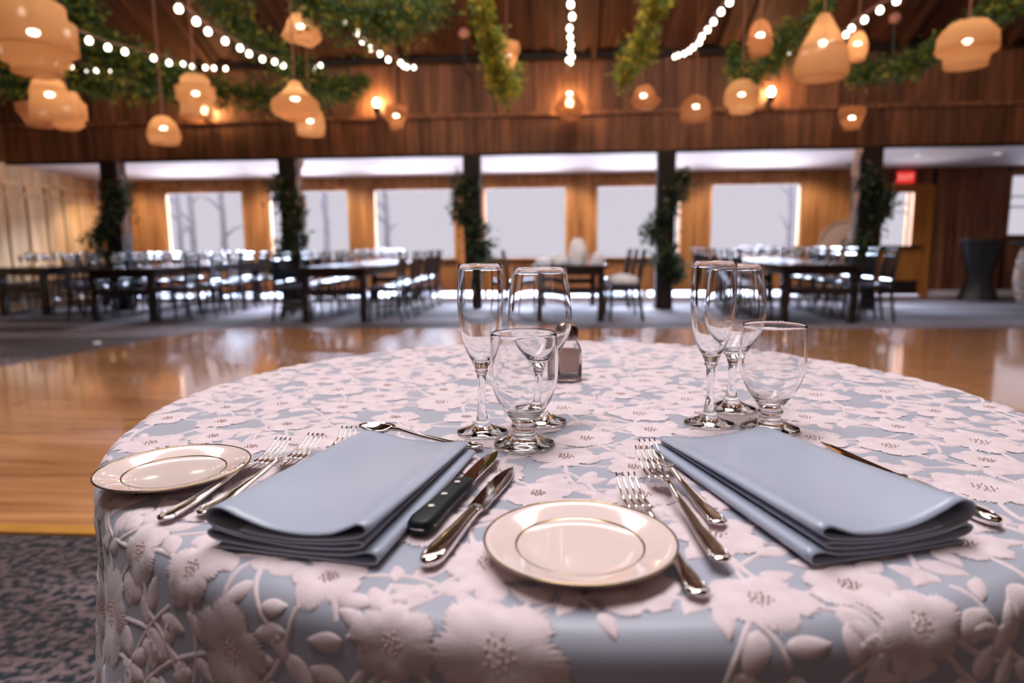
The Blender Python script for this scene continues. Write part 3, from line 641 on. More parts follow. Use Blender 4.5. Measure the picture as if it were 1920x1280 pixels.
T0 = 'table by pale wall'; T1 = 'table by leftmost post'; T2 = 'table by second post'
T3 = 'cloth strewn middle table'; T4 = 'table by rightmost post'
long_table(-8.6, -7.75, 9.5, 12.1, T0, N_(9.85, 4), N_(9.75, 4))
long_table(-6.5, -5.5, 8.65, 12.0, T1, N_(9.0, 6), N_(8.95, 6))
long_table(-3.48, -2.52, 8.55, 12.0, T2, N_(8.85, 6), N_(8.8, 6))
long_table(-.38, .60, 8.65, 11.2, T3, [9.9], [8.95, 9.75, 10.5], glasses=False)
long_table(2.68, 3.68, 8.45, 12.0, T4, N_(8.9, 6), N_(8.75, 6))
# white cloths on the middle table and its chair
def crumple(name, loc, sx, sy, sz, seed, label, grp=None, cat='cloth'):
    import bmesh
    bm = bmesh.new(); bmesh.ops.create_icosphere(bm, subdivisions=4, radius=1); r_ = np.random.default_rng(seed)
    K = r_.normal(size=(14, 3)) * 3.2; ph = r_.uniform(0, 6.28, 14)
    for v in bm.verts:
        n_ = np.array(v.co); dsp = sum(abs(sin(float(k @ n_) + p)) for k, p in zip(K, ph)) / 14 - .5
        v.co *= 1 + .8 * dsp; v.co.z = max(v.co.z, -.35) + .35; v.co.x *= sx; v.co.y *= sy; v.co.z *= sz
    me = bpy.data.meshes.new(name); bm.to_mesh(me); bm.free(); me.materials.append(M['linen']); me.polygons.foreach_set('use_smooth', [True] * len(me.polygons))
    o = bpy.data.objects.new(name, me); COL.objects.link(o); o.location = loc; tag(o, label, cat, grp); return o
crumple('folded_napkin', (.21, 8.93, TH), .12, .13, .24, 1, 'tallest crumpled white napkin standing on the middle table')
crumple('folded_napkin', (.48, 9.06, TH), .08, .10, .11, 2, 'low white napkin right of the tallest one on the middle table')
crumple('folded_napkin', (-.04, 9.05, TH), .10, .12, .10, 3, 'round low white napkin left of the tallest one on the middle table')
crumple('folded_napkin', (-.24, 9.25, TH), .11, .12, .06, 4, 'flat white napkin at the left of the middle table')
crumple('seat_cloth', (.80, 8.93, .485), .19, .17, .085, 5, 'white cloth heaped on the seat of the near right chair of the middle table')
p = at_z(182, 645, 0); 
o = crumple('paper_scrap', (p.x, p.y, .0), .035, .03, .02, 6, 'small white scrap lying on the carpet near the left of the dance floor'); o['category'] = 'scrap'

# right side: barrel with a dark top, high table, pale round board
def barrel(x, y, lab):
    o = empty('wine_barrel', (x, y, 0)); H = .93
    n = 20
    for k in range(n):
        a0 = 2 * pi * k / n + .012; a1 = 2 * pi * (k + 1) / n - .012; V = []; F = []
        zs = np.linspace(0, H, 9)
        for z in zs:
            r = .24 + .085 * (1 - ((z - H / 2) / (H / 2)) ** 2)
            for a, rr in ((a0, r), ((a0 + a1) / 2, r * 1.01), (a1, r), (a1, r - .025), (a0, r - .025)): V.append((rr * cos(a), rr * sin(a), z))
        for i in range(8):
            for j in range(5): F.append((i * 5 + j, i * 5 + (j + 1) % 5, (i + 1) * 5 + (j + 1) % 5, (i + 1) * 5 + j))
        F += [(4, 3, 2, 1, 0), tuple(40 + j for j in range(5))]
        mesh('stave', V, F, M['barrel'], o)
    for z in (.05, .2, .33, .6, .73, .88):
        r = .24 + .085 * (1 - ((z - H / 2) / (H / 2)) ** 2) + .004; q = MB(); q.lathe([(r, z - .02), (r + .004, z - .02), (r + .004, z + .02), (r, z + .02)], 32, True); q.build('hoop', M['hoop'], o, False)
    q = MB(); q.lathe([(0, H - .03), (.23, H - .03), (.23, H - .01), (0, H - .01)], 28); q.build('head', M['barrel'], o)
    tag(o, lab, 'barrel')
barrel(7.42, 11.0, 'weathered oak wine barrel at the right edge')
o = empty('barrel_table_top', (7.42, 11.0, .93)); q = MB(); q.lathe([(0, 0), (.40, 0), (.42, .02), (.42, .035), (.40, .05), (0, .05)], 32); q.build('disc', M['black'], o); 
tag(o, 'round dark tabletop lying on the wine barrel', 'tabletop')
p = at_y(1838, 500, 11.9); o = empty('high_table', (p.x, 11.9, 0))
q = MB(); q.lathe([(0, .98), (.32, .98), (.33, 1.0), (.33, 1.02), (0, 1.02)], 28); q.build('tabletop', M['black'], o)
q = MB(); q.lathe([(.30, .98), (.22, .6), (.16, .4), (.26, .1), (.30, 0)], 24, f=lambda a, r, z: (r * (1 + .06 * sin(a * 8)), z)); q.build('table_skirt', M['black'], o, True)
tag(o, 'black draped high table against the dark wall left of the barrel', 'table')
p = at_y(1590, 440, 12.3); o = empty('round_board', (p.x, 12.38, 0)); R_ = .42
V = []; n = 30
prof = [(-R_, 0)] + [(-R_ * cos(pi * k / n), .95 + R_ * sin(pi * k / n)) for k in range(n + 1)] + [(R_, 0)]
for yy in (0, .05): V += [(a, yy + .12 * z / 1.4, z) for a, z in prof]
m_ = len(prof); F = [tuple(range(m_)), tuple(range(m_, 2 * m_))[::-1]] + [(i, (i + 1) % m_ , (i + 1) % m_ + m_, i + m_) for i in range(m_)]
mesh('board_face', V, F, M['cream_cushion'], o); q = MB(); q.tube([(a * 1.0, -.01 + .12 * z / 1.4, z) for a, z in prof], .02, 6); q.build('edge_trim', M['cream_cushion'], o)
tag(o, 'pale round-topped board leaning on the orange wall beside the rightmost post', 'board')

# ------------------------------------------------------------------ the round table in front
TC = np.array([.021, 1.066]); TR = .668; RHO = .024; S0 = TR - RHO; S1 = S0 + RHO * pi / 2
def cpos(phi, s):
    phi = np.asarray(phi, float); s = np.asarray(s, float); t = s - S0
    a = np.clip(t / RHO, 0, pi / 2); d = np.maximum(0, s - S1)
    amp = .030 * np.clip(d / .30, 0, 1) ** 1.2
    fold = amp * (np.sin(11 * phi + .6) + .55 * np.sin(17 * phi + 2.1) + .3 * np.sin(5 * phi)) + .05 * d
    r = np.where(t < 0, s, S0 + RHO * np.sin(a) + fold); z = np.where(t < 0, 0, -RHO * (1 - np.cos(a)) - d)
    return np.stack([TC[0] + r * np.cos(phi), TC[1] + r * np.sin(phi), TZ + z], -1)
def cmap(phi, s, h):
    s = np.maximum(s, 1e-4); e = 1e-3; P = cpos(phi, s)
    dp = (cpos(phi + e, s) - cpos(phi - e, s)) / np.maximum(s, .05)[..., None]; ds = cpos(phi, s + e) - cpos(phi, np.maximum(s - e, 1e-5))
    n = np.cross(ds, dp); n /= np.maximum(np.linalg.norm(n, axis=-1), 1e-12)[..., None]
    return P + n * np.asarray(h)[..., None]
def place2d(c, ang, L2, h):      # local motif coords -> cloth; c = ('top',x,y) in table coords or ('drape',phi,s)
    ca, sa = cos(ang), sin(ang); X = L2[:, 0] * ca - L2[:, 1] * sa; Y = L2[:, 0] * sa + L2[:, 1] * ca
    if c[0] == 'top': x = c[1] + X; y = c[2] + Y; return cmap(np.arctan2(y, x), np.hypot(x, y), h)
    return cmap(c[1] + X / TR, c[2] + Y, h)
tb = empty('round_table', (TC[0], TC[1], 0)); q = MB(); q.lathe([(0, .70), (TR - .03, .70), (TR - .012, .715), (TR - .012, .74), (TR - .03, .752), (0, .752)], 64); q.build('tabletop', M['table'], tb)
q = MB(); q.lathe([(0, 0), (.32, 0), (.32, .03), (.06, .06), (.05, .66), (.2, .70), (0, .70)], 32); q.build('pedestal', M['table'], tb)
tag(tb, 'round table in front, hidden under the embroidered cloth', 'table')
ns = np.concatenate([np.linspace(0.001, S0, 10), np.linspace(S0, S1, 8)[1:], np.linspace(S1, S1 + .69, 26)[1:]]); NP = 360
ph, ss = np.meshgrid(np.linspace(0, 2 * pi, NP, endpoint=False), ns); P = cmap(ph, ss, np.zeros_like(ph)).reshape(-1, 3)
F = [(i * NP + k, (i + 1) * NP + k, (i + 1) * NP + (k + 1) % NP, i * NP + (k + 1) % NP) for i in range(len(ns) - 1) for k in range(NP)]
cloth = mesh('tablecloth', P.tolist(), F, M['satin'], None, True)
tag(cloth, 'pale grey lavender tablecloth covered in white embroidered flowers on the round front table', 'tablecloth')
# flower centres
top = []
R2 = random.Random(11)
hand = [(930, 1215, .050), (730, 1180, .040)]
for hx, hy, hr in ((930, 1195, .046), (722, 1172, .031), (1425, 1125, .037), (1592, 1098, .033), (1190, 1105, .036), (618, 1083, .032), (355, 1052, .032), (1735, 1150, .033), (252, 1010, .030)):
    p = at_z(hx, hy, TZ); top.append((p.x - TC[0], p.y - TC[1], hr))
def dist_ok(x, y, d, L_): return all((x - a) ** 2 + (y - b) ** 2 > ((d + c) * 1.02) ** 2 for a, b, c in L_)
for _ in range(9000):
    a = R2.uniform(0, 2 * pi); s = (TR - .012) * sqrt(R2.random()); x, y = s * cos(a), s * sin(a); r = R2.choice([.033, .038, .043, .047])
    if dist_ok(x, y, r, top): top.append((x, y, r))
drape = []
for _ in range(14000):
    a = R2.uniform(0, 2 * pi); s = R2.uniform(TR + .045, TR + .62); r = R2.choice([.036, .041, .046, .052])
    if all((min(abs(a - p), 2 * pi - abs(a - p)) * TR) ** 2 + (s - t) ** 2 > ((r + c) * 1.12) ** 2 for p, t, c in drape) and \
       (s > TR + .09 or all((cos(a) * s - x) ** 2 + (sin(a) * s - y) ** 2 > ((r + c) * .93) ** 2 for x, y, c in top)): drape.append((a, s, r))
fl_all = [(('top', x, y), r) for x, y, r in top] + [(('drape', a, s), r) for a, s, r in drape]
def c_world(c): return place2d(c, 0, np.zeros((1, 2)), np.zeros(1))[0]
def front(c):
    p = c_world(c); v = np.array([p[0], p[1], p[2] - CAMZ]); 
    if c[0] == 'drape' and not (sin(c[1]) < .15): return False
    q_ = MR.transposed() @ Vector(v)
    if q_.z > -.05: return False
    return -150 < 960 + 1250 * q_.x / -q_.z < 2070 and 640 - 1250 * q_.y / -q_.z < 1450
def flower_geo(c, r, seed, NA=128):
    g_ = np.random.default_rng(seed); th = np.linspace(0, 2 * pi, NA, endpoint=False); a0 = g_.uniform(0, 6.28); npet = g_.choice([5, 5, 6])
    lob = np.abs(np.cos(npet / 2 * th + a0)) ** .55; out = (.74 + .26 * lob) * (1 + .10 * np.sin(th * 2 + g_.uniform(0, 6)))
    tooth = np.where(np.arange(NA) % 2 == 0, .045, -.055) + g_.uniform(-.04, .04, NA); edge = out + tooth
    rho = np.array([.10, .22, .38, .55, .72, .88, 1.0]); hh = np.array([.5, .8, 1.7, 2.1, 1.9, 1.2, .45]) * 1e-3
    ridge = np.where(np.arange(NA) % 2 == 0, .55, -.55) * 1e-3; pts = []; H = []
    for k, (a, b) in enumerate(zip(rho, hh)):
        rr = (edge if k >= 5 else out) * a * r; pts.append(np.stack([rr * np.cos(th), rr * np.sin(th)], 1))
        lobh = .5e-3 * lob * a
        H.append(np.maximum(b + ridge * min(1, a * 1.3) * (1 if 0 < k < 6 else 0) + lobh * (k < 6) + (g_.uniform(0, .7e-3, NA) if k == 6 else 0), .00008))
    pts = np.concatenate([np.zeros((1, 2))] + pts); H = np.concatenate([[.6e-3]] + H)
    V = place2d(c, g_.uniform(0, 6.28), pts, H); F = [(0, 1 + k, 1 + (k + 1) % NA) for k in range(NA)]
    for i in range(6):
        b_ = 1 + i * NA; F += [(b_ + k, b_ + NA + k, b_ + NA + (k + 1) % NA, b_ + (k + 1) % NA) for k in range(NA)]
    # knots in the heart
    KV = []; KF = []
    for k in range(16):
        rr = r * .26 * sqrt((k + .5) / 16); a = k * 2.4; s = .0014
        o3 = np.array([(s, 0), (0, s), (-s, 0), (0, -s), (0, 0)]) + (rr * cos(a), rr * sin(a)); n = len(KV)
        KV += place2d(c, 0, o3, np.array([.0012, .0012, .0012, .0012, .0030])).tolist(); KF += [(n, n + 1, n + 4), (n + 1, n + 2, n + 4), (n + 2, n + 3, n + 4), (n + 3, n, n + 4)]
    return V.tolist(), F, KV, KF
far = MB(); fark = MB(); nf = 0
for i, (c, r) in enumerate(fl_all):
    if front(c) and nf < 285:
        V, F, KV, KF = flower_geo(c, r, i); o = mesh('embroidered_flower', V, F, M['embroid'], cloth, True); mesh('flower_knots', KV, KF, M['knots'], o); nf += 1
    else:
        V, F, KV, KF = flower_geo(c, r, i, 40); far.add(V, F)
o = far.build('embroidered_flowers', M['embroid'], cloth, True); o['kind'] = 'stuff'
# sprigs: a curved stem with leaves
def strip_geo(c, ang, P2, wd, h):
    P2 = np.array([(p.x, p.y) for p in crv([(a, b, 0) for a, b in P2], 5)]); T = np.gradient(P2, axis=0); T /= np.linalg.norm(T, axis=1)[:, None]; Nn = np.stack([-T[:, 1], T[:, 0]], 1)
    n = len(P2); ofs = np.array([-1, -.6, 0, .6, 1]) * wd / 2; hs = np.array([0.0001, .8, 1, .8, 0.0001]) * h
    pts = np.concatenate([P2 + Nn * o_ for o_ in ofs]); H = np.concatenate([np.full(n, x) for x in hs]); H[0::n] = 1e-4; H[n - 1::n] = 1e-4
    V = place2d(c, ang, pts, H); F = [(j * n + i, j * n + i + 1, (j + 1) * n + i + 1, (j + 1) * n + i) for j in range(4) for i in range(n - 1)]
    return V.tolist(), F
def leaf_geo(c, ang, p0, la, ln, wd, bend):
    n = 9; t = np.linspace(0, 1, n); wv = np.sin(pi * t ** .8) ** .8 * wd; wv[0] = wv[-1] = 0.0003
    a = la + bend * t; cx = p0[0] + np.cumsum(np.cos(a)) * ln / n; cy = p0[1] + np.cumsum(np.sin(a)) * ln / n
    nx, ny = -np.sin(a), np.cos(a); pts = []; H = []
    for o_, hh in ((-1, .0001), (-.8, .0012), (0, .0010), (.8, .0012), (1, .0001)):
        pts.append(np.stack([cx + nx * wv * o_, cy + ny * wv * o_], 1)); H.append(np.where((t > .02) & (t < .98), hh + (.00025 * (np.arange(n) % 2) if abs(o_) < 1 else 0), 1e-4))
    V = place2d(c, ang, np.concatenate(pts), np.concatenate(H)); F = [(j * n + i, j * n + i + 1, (j + 1) * n + i + 1, (j + 1) * n + i) for j in range(4) for i in range(n - 1)]
    return V.tolist(), F
rest = MB(); nst = nlf = 0
def loc_pt(c, ang, p):
    X = p[0] * cos(ang) - p[1] * sin(ang); Y = p[0] * sin(ang) + p[1] * cos(ang)
    return (c[1] + X, c[2] + Y) if c[0] == 'top' else (c[1] + X / TR, c[2] + Y)
def inside(c, ang, p, mg):
    x, y = loc_pt(c, ang, p)
    if c[0] == 'top': return any((x - a) ** 2 + (y - b) ** 2 < (rr * mg) ** 2 for a, b, rr in top)
    return any(((x - a + pi) % (2 * pi) - pi) ** 2 * TR * TR + (y - s) ** 2 < (rr * mg) ** 2 for a, s, rr in drape)
for i, (c, r) in enumerate(fl_all):
    vis = front(c); s_ = random.Random(i * 3 + 1); a0 = s_.uniform(0, 6.28)
    for kk in range(3 if vis else 2):
        ang = a0 + kk * 2.1 + s_.uniform(-.4, .4); L0 = s_.uniform(.06, .10); bd = s_.choice([-1, 1]) * s_.uniform(.25, .55)
        P2 = [(r * .6, 0), (r + L0 * .35, bd * L0 * .16), (r + L0 * .7, bd * L0 * .55), (r + L0, bd * L0 * 1.2)]
        V, F = strip_geo(c, ang, P2, .0048, .0013)
        obj = vis and nst < 290
        so = None
        if obj: so = mesh('embroidered_stem', V, F, M['embroid'], cloth, True); nst += 1
        else: rest.add(V, F)
        for j in range(5):
            t = .25 + j * .19; p0 = (r + L0 * t, bd * L0 * 1.2 * t ** 2.0); side = 1 if j % 2 else -1
            if j == 4: p0 = P2[-1]
            la = math.atan2(bd * 2.4 * t, 1) + (side * s_.uniform(.7, 1.1) if j < 4 else 0); ln = s_.uniform(.028, .044); 
            mid = (p0[0] + cos(la) * ln * .6, p0[1] + sin(la) * ln * .6)
            if inside(c, ang, mid, .95) or s_.random() < .22: continue
            V, F = leaf_geo(c, ang, p0, la, ln, ln * s_.uniform(.20, .30), side * s_.uniform(.2, .7))
            if so: mesh('leaf', V, F, M['embroid'], so, True); nlf += 1
            else: rest.add(V, F)
o = rest.build('embroidered_sprigs', M['embroid'], cloth, True); o['kind'] = 'stuff'
print('flowers', nf, 'of', len(fl_all), 'stems', nst, 'leaves', nlf)

ZT = TZ + .0028      # things rest on the raised embroidery
# ------------------------------------------------------------------ glasses
def glass(name, prof_out, prof_in, loc, label, cat):
    o = empty(name, (loc[0], loc[1], ZT)); P = [(p.x, p.z) for p in crv([(a, 0, b) for a, b in prof_out], 5)]; Q = [(p.x, p.z) for p in crv([(a, 0, b) for a, b in prof_in], 5)]
    P = [(max(a, 0), b) for a, b in P]; Q = [(max(a, 0), b) for a, b in Q]; P[0] = (0, P[0][1]); Q[-1] = (0, Q[-1][1])
    q = MB(); q.lathe(P + Q, 72); b = q.build('glass_body', M['glass'], o, True); tag(o, label, cat); return o
def flute(loc, lab):
    o = [(0, .0), (.020, .0), (.0325, .0008), (.0335, .0022), (.031, .0038), (.020, .0075), (.0105, .013), (.0072, .022), (.0052, .040), (.0050, .060), (.0062, .078), (.0085, .083), (.0085, .087), (.0125, .096), (.0200, .112), (.0262, .135), (.0295, .165), (.0300, .190), (.0290, .2205)]
    i = [(.0284, .2212), (.0277, .2205), (.0286, .190), (.0281, .165), (.0246, .135), (.0182, .114), (.0090, .100), (0, .0965)]
    return glass('champagne_flute', o, i, loc, lab, 'flute')
def wine(loc, lab):
    o = [(0, .0), (.022, .0), (.0355, .0008), (.0365, .0022), (.034, .0040), (.022, .0085), (.0115, .015), (.0072, .026), (.0055, .045), (.0060, .066), (.0085, .075), (.0100, .080), (.0190, .091), (.0320, .107), (.0420, .130), (.0442, .152), (.0415, .182), (.0365, .2135)]
    i = [(.0358, .2142), (.0352, .2135), (.0401, .182), (.0428, .152), (.0405, .130), (.0302, .109), (.0150, .094), (0, .0875)]
    return glass('wine_glass', o, i, loc, lab, 'wine glass')
def goblet(loc, lab):
    o = [(0, .0), (.024, .0), (.0365, .0010), (.0378, .0030), (.034, .0055), (.022, .0100), (.0155, .0150), (.0140, .0200), (.0165, .0250), (.0150, .0300), (.0210, .0400), (.0320, .0560), (.0400, .0780), (.0420, .1000), (.0412, .1250), (.0402, .1400)]
    i = [(.0396, .1412), (.0388, .1400), (.0398, .1250), (.0405, .1000), (.0384, .0780), (.0302, .0575), (.0180, .0420), (0, .0355)]
    return glass('water_goblet', o, i, loc, lab, 'goblet')
flute((-.105, .856), 'tall clear champagne flute of the left glass cluster')
wine((-.030, .912), 'clear wine glass behind the water goblet in the left glass cluster')
goblet((-.046, .802), 'short stemmed clear water goblet at the front of the left glass cluster')
flute((.203, .912), 'tall clear champagne flute of the right glass cluster')
wine((.253, .995), 'clear wine glass between flute and goblet in the right glass cluster')
goblet((.277, .887), 'short stemmed clear water goblet of the right glass cluster')
# salt shaker
o = empty('salt_shaker', (.012, 1.215, ZT), .12)
def sq(r_, z, n=32, pw=5):
    return [(r_ * math.copysign(abs(cos(a)) ** (2 / pw), cos(a)), r_ * math.copysign(abs(sin(a)) ** (2 / pw), sin(a)), z) for a in [2 * pi * k / n for k in range(n)]]
def stack(rings, n=32):
    V = [v for r in rings for v in r]; F = [(i * n + k, i * n + (k + 1) % n, (i + 1) * n + (k + 1) % n, (i + 1) * n + k) for i in range(len(rings) - 1) for k in range(n)]
    return V, F + [tuple(range(n))[::-1], tuple(range((len(rings) - 1) * n, len(rings) * n))]
V, F = stack([sq(.021, 0), sq(.0235, .002), sq(.0240, .01), sq(.0235, .055), sq(.021, .064, pw=4), sq(.0165, .072, pw=2.4), sq(.016, .080, pw=2), sq(.0145, .080, pw=2), sq(.0145, .072, pw=2), sq(.0190, .062, pw=4), sq(.0212, .055), sq(.0215, .005)])
mesh('jar', V, F, M['glass'], o, True)
V, F = stack([sq(.0210, .0055), sq(.0212, .010), sq(.0210, .0535), sq(.0205, .056)]); mesh('salt_fill', V, F, M['salt'], o, True)
q = MB(); q.lathe([(0, .074), (.0185, .074), (.0190, .078), (.0185, .092), (.0165, .099), (.010, .1035), (0, .105)], 36); q.build('cap', M['cap'], o, True)
tag(o, 'square glass salt shaker with a bronze domed cap behind the left glasses', 'shaker')

# ------------------------------------------------------------------ plates
def plate(x, y, label, tilt=0):
    o = empty('side_plate', (x, y, ZT)); o.rotation_euler = (0, tilt, 0); R = .0770; k_ = R / .0835
    q = MB(); q.lathe([(a * k_, b) for a, b in [(0, .0065), (.040, .0065), (.050, .0072), (.0545, .0086), (.060, .0101), (.075, .0132), (.0825, .0148), (.0835, .0148), (.0837, .0138), (.075, .0112), (.058, .0075), (.050, .0045), (.048, .0), (.045, .0), (.044, .0035), (0, .0035)]], 96); q.build('dish', M['porc'], o, True)
    q = MB(); n = 96; q.tube([((R - .0006) * cos(2 * pi * k / n), (R - .0006) * sin(2 * pi * k / n), .0146) for k in range(n + 1)], .0009, 8, False); q.build('gilt_rim', M['gold'], o, True)
    q = MB(); q.lathe([(a * k_, b) for a, b in [(.0546, .00870), (.0553, .00905), (.0562, .00935), (.0562, .0090)]], 96); q.build('gilt_line', M['gold'], o, True)
    tag(o, label, 'plate')
pc = at_z(1087, 1010, TZ + .016); plate(pc.x, pc.y, 'cream side plate with gilt lines at the front centre, between the two napkins')
pc = at_z(328, 875, TZ + .016); plate(pc.x, pc.y, 'cream side plate with gilt lines at the far left of the table')

# ------------------------------------------------------------------ napkins
def napkin(corners, label, flip):
    # corners at fold height: front-left, front-right, back-left, back-right
    fl_, fr_, bl_, br_ = [Vector((p.x, p.y, 0)) for p in corners]
    def prof(front):
        w = 1.0; g_ = 1.0 if front else .62
        K = [(-.93, .9), (-.3, .7), (.4, .7), (.96, .9), (1.06, 3.4), (1.03, 6.6), (.90, 6.9), (.70, 4.4), (.2, 3.0), (-.4, 3.2), (-.86, 4.6), (-1.01, 7.0), (-1.0, 10.0), (-.88, 10.6), (-.6, 8.0), (0, 6.0), (.5, 6.6), (.80, 8.4),
             (.90, 10.2), (.84, 11.6), (.5, 9.4), (0, 8.0), (-.5, 8.8), (-.86, 11.0), (-1.02, 15.5), (-1.03, 20.0), (-.94, 23.2), (-.80, 23.3), (-.60, 19.6), (-.25, 14.6), (.15, 12.8), (.5, 14.4), (.72, 18.2), (.84, 20.6), (.93, 19.6), (.93, 16.4), (.80, 13.6), (.5, 11.4), (.1, 9.9), (-.35, 10.4), (-.60, 12.0)]
        if flip: K = [(-a, b) for a, b in K]
        if not front:
            K = [(a, b * .60 if b < 9 else 5.4 + (b - 9) * .40) for a, b in K]
            K = [(a, min(b, 11.0)) for a, b in K]
        return [(p.x, p.z) for p in crv([(a, 0, b) for a, b in K], 8)]
    A = prof(True); B = prof(False); n = len(A); NV = 28; V = []; F = []; T = []
    for j in range(NV + 1):
        t = j / NV; m_ = t ** 1.0
        for (ax, az), (bx_, bz) in zip(A, B):
            u = ax * (1 - m_) + bx_ * m_; z = az * (1 - m_) + bz * m_
            uu = (u + 1) / 2
            top_ = max(0, (z - 8) / 14)
            lo = fl_.lerp(fr_, uu); hi = bl_.lerp(br_, uu); p = lo.lerp(hi, t)
            wob = .0012 * sin(t * 5 + u * 2) * top_
            V.append((p.x, p.y, ZT + z * .00155 + wob + .0003)); T.append(t)
    for j in range(NV):
        for i in range(n - 1): F.append((j * n + i, j * n + i + 1, (j + 1) * n + i + 1, (j + 1) * n + i))
    o = mesh('folded_napkin', V, F, M['napkin'], None, True)
    so = o.modifiers.new('thick', 'SOLIDIFY'); so.thickness = .0015; so.offset = 0
    tag(o, label, 'napkin'); return o
cs = [at_z(395, 1026, .763), at_z(698, 1062, .763), at_z(683, 817, .773), at_z(884, 838, .773)]
napkin(cs, 'grey blue folded napkin on the left, between forks and steak knife', False)
cs = [at_z(1530, 1062, .763), at_z(1818, 1018, .763), at_z(1229, 828, .773), at_z(1438, 810, .773)]
napkin(cs, 'grey blue folded napkin on the right', True)

# ------------------------------------------------------------------ cutlery (local x: from handle end to tip)
def zc_fork(x, L_):   # height of the centre line
    K = [(0, .0045), (.2, .004), (.45, .008), (.60, .0125), (.66, .0115), (.73, .0050), (.82, .0042), (.92, .0095), (1, .0185)]
    return float(np.interp(x / L_, [a for a, b in K], [b for a, b in K]))
def handle_secs(L_, end, w0=.0095, w1=.0026, th=.0017, zf=None):
    xs = np.linspace(0, end, 22); out = []
    for x in xs:
        t = x / end; hw = w1 + (w0 - w1) * (1 - t) ** 1.5
        if x < .006: hw *= sqrt(max(0.05, 1 - (1 - x / .006) ** 2)) * .98
        out.append((x, 0, zf(x), hw, th + .0009 * t))
    return out
def cut_obj(name, p0, p1, label, cat, z=0, tz=.008, tip=None):
    a = at_z(*p0, TZ + .006 + z); b_ = at_z(*p1, ZT + tz + z)
    if tip: a = b_ + (a - b_).normalized() * tip
    o = empty(name, (a.x, a.y, ZT + z)); o.rotation_euler = (0, 0, atan2(b_.y - a.y, b_.x - a.x)); tag(o, label, cat); return o, hypot(b_.x - a.x, b_.y - a.y)
def ridge(o, L_, end, zf, s0=.0062):
    q = MB()
    for sgn in (-1, 1): q.tube([(x, sgn * (s0 * (1 - x / end) ** 1.4 + .0012), zf(x) + .0017) for x in np.linspace(.010, end * .9, 14)], .0006, 6)
    q.build('bead_line', M['silver'], o, True)
def fork(p0, p1, label, L_=None, z=0, tip=None):
    o, d_ = cut_obj('fork', p0, p1, label, 'fork', z, .0185, tip); L_ = tip or min(d_, .25); zf = lambda x: zc_fork(x, L_)
    q = MB(); q.loft(handle_secs(L_, L_ * .62, zf=zf)); q.build('handle', M['silver'], o, True); ridge(o, L_, L_ * .62, zf)
    q = MB(); xs = np.linspace(L_ * .60, L_ * .735, 9); hw = [.0026, .0030, .0048, .0080, .0105, .0118, .0122, .0122, .0121]
    q.loft([(x, 0, zf(x), h_, .0011) for x, h_ in zip(xs, hw)], 14)
    for k in range(4):
        yc = -.0098 + k * .00653; xx = np.linspace(L_ * .725, L_, 9)
        q.loft([(x, yc * (1 - .06 * j / 8), zf(x), .0021 - .0012 * (j / 8) ** 1.5, .0010 - .0004 * j / 8) for j, x in enumerate(xx)], 8)
    q.build('tines', M['silver'], o, True); return o
def spoon(p0, p1, label, L_=.18, z=0):
    o, d_ = cut_obj('spoon', p0, p1, label, 'spoon', z); zf = lambda x: float(np.interp(x / L_, [0, .2, .5, .68, .76, .88, 1], [.004, .0035, .008, .013, .012, .0095, .013]))
    q = MB(); q.loft(handle_secs(L_, L_ * .74, zf=zf)); q.build('handle', M['silver'], o, True); ridge(o, L_, L_ * .74, zf)
    V = []; F = []; nu, nv = 20, 8; cx = L_ * .86; a_ = L_ * .15; b_ = .0185
    for side in (0, 1):
        for i in range(nv + 1):
            rr = i / nv
            for k in range(nu):
                t = 2 * pi * k / nu; V.append((cx + a_ * rr * cos(t), b_ * rr * sin(t) * (1 - .12 * cos(t)), .0125 - .0085 * (1 - rr ** 2) + (.0011 if side == 0 else 0)))
    m_ = (nv + 1) * nu
    for s_ in (0, 1):
        for i in range(nv):
            for k in range(nu):
                f = (s_ * m_ + i * nu + k, s_ * m_ + (i + 1) * nu + k, s_ * m_ + (i + 1) * nu + (k + 1) % nu, s_ * m_ + i * nu + (k + 1) % nu); F.append(f if s_ == 0 else f[::-1])
    for k in range(nu): F.append((nv * nu + k, m_ + nv * nu + k, m_ + nv * nu + (k + 1) % nu, nv * nu + (k + 1) % nu))
    mesh('bowl', V, F, M['silver'], o, True); return o
def blade(o, x0, x1, w, zc, m, serr=False, curve=.006, th=.0008):
    xs = np.linspace(x0, x1, 40); V = []; F = []
    for j, x in enumerate(xs):
        t = j / 39; up = w * (1 - .02) * (1 if t < .75 else sqrt(max(0, 1 - ((t - .75) / .25) ** 2)) * .9 + .1 * (1 - t)) + curve * sin(pi * t) * .3; lo = -w * .9 + (w * 1.0) * (max(0, t - .55) / .45) ** 2.2
        if t > .98: up = lo + .0006
        if serr and t > .12: up += .0007 * (j % 2)
        V += [(x, up, zc), (x, up * .4 + lo * .6, zc + th), (x, lo, zc + th), (x, lo, zc - th), (x, up * .4 + lo * .6, zc - th)]
    for j in range(39):
        for k in range(5): F.append((j * 5 + k, (j + 1) * 5 + k, (j + 1) * 5 + (k + 1) % 5, j * 5 + (k + 1) % 5))
    F += [(0, 1, 2, 3, 4), tuple(195 + k for k in (4, 3, 2, 1, 0))]
    mesh('blade', V, F, m, o, False)
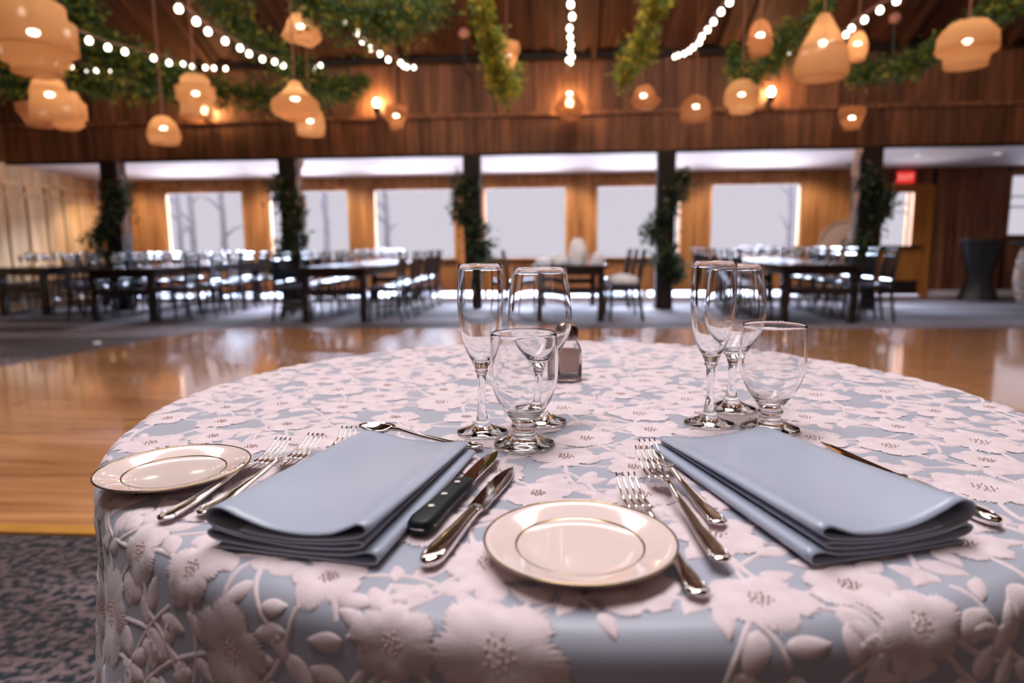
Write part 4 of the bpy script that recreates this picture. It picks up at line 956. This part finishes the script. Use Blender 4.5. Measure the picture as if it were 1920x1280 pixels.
def table_knife(p0, p1, label, L_=.235, mir=1):
    o, d_ = cut_obj('table_knife', p0, p1, label, 'knife'); e = L_ * .47
    S = [(0, .3), (.004, .72), (.012, .98), (.025, 1.0), (.05, .86), (.08, .66), (.1, .58), (e - .004, .56), (e, .7), (e + .006, .55)]
    q = MB(); q.loft([(x, 0, .0052, .0098 * w_, .0046 * (.5 + .5 * w_)) for x, w_ in S], 16, 3); q.build('handle', M['silver'], o, True)
    q = MB()
    for sgn in (-1, 1): q.tube([(x, sgn * .0058 * float(np.interp(x, [a for a, b in S], [b for a, b in S])), .0090) for x in np.linspace(.008, e, 14)], .0007, 6)
    q.build('bead_line', M['silver'], o, True)
    blade(o, e + .004, L_, .0095 * mir, .0048, M['blade']); return o
fork((300, 977), (532, 820), 'outermost left fork, its handle end bare beside the far left plate')
fork((374, 966), (592, 812), 'fork just inside the outermost left one, handle half under the left napkin')
fork((470, 995), (655, 799), 'fork whose tines alone peek out above the left napkin', tip=.19)
fork((1316, 1120), (1172, 885), 'fork partly under the front centre plate, with a bare handle end')
fork((1358, 1056), (1196, 822), 'fork with long tines just left of the right napkin, handle end nearest the plate', z=.004)
fork((1352, 985), (1212, 822), 'fork closest to the right napkin, its tines crossed by the neighbouring fork')
spoon((905, 838), (682, 803), 'silver dessert spoon lying behind the left napkin, bowl at its left end')
table_knife((798, 1062), (966, 868), 'silver table knife right of the steak knife')
table_knife((1874, 984), (1534, 822), 'silver table knife lying along the right side of the right napkin', L_=.245, mir=-1)
o, d_ = cut_obj('steak_knife', (781, 1003), (927, 853), 'steak knife with a black riveted handle beside the left napkin', 'knife')
q = MB(); q.loft([(0, 0, .0085, .0060, .005), (.004, 0, .0085, .0105, .0070), (.014, 0, .0085, .0125, .0080), (.05, 0, .0085, .0102, .0080), (.085, 0, .0085, .0095, .0078), (.110, 0, .0085, .0098, .0072), (.120, 0, .0085, .0085, .0045)], 18, 3.2); q.build('handle', M['handle'], o, True)
q = MB(); q.loft([(-.0004, 0, .0085, .0062, .0009), (.012, 0, .0085, .01275, .0009), (.05, 0, .0085, .0104, .0009), (.085, 0, .0085, .0097, .0009), (.118, 0, .0085, .0095, .0009)], 12, 6); q.build('tang', M['silver'], o, True)
for x in (.032, .062, .095):
    q = MB(); q.tube([(x, 0, .012), (x, 0, .0174)], .0030, 14); q.build('rivet', M['rivet'], o)
blade(o, .119, .225, .0085, .0085, M['blade'], serr=True)
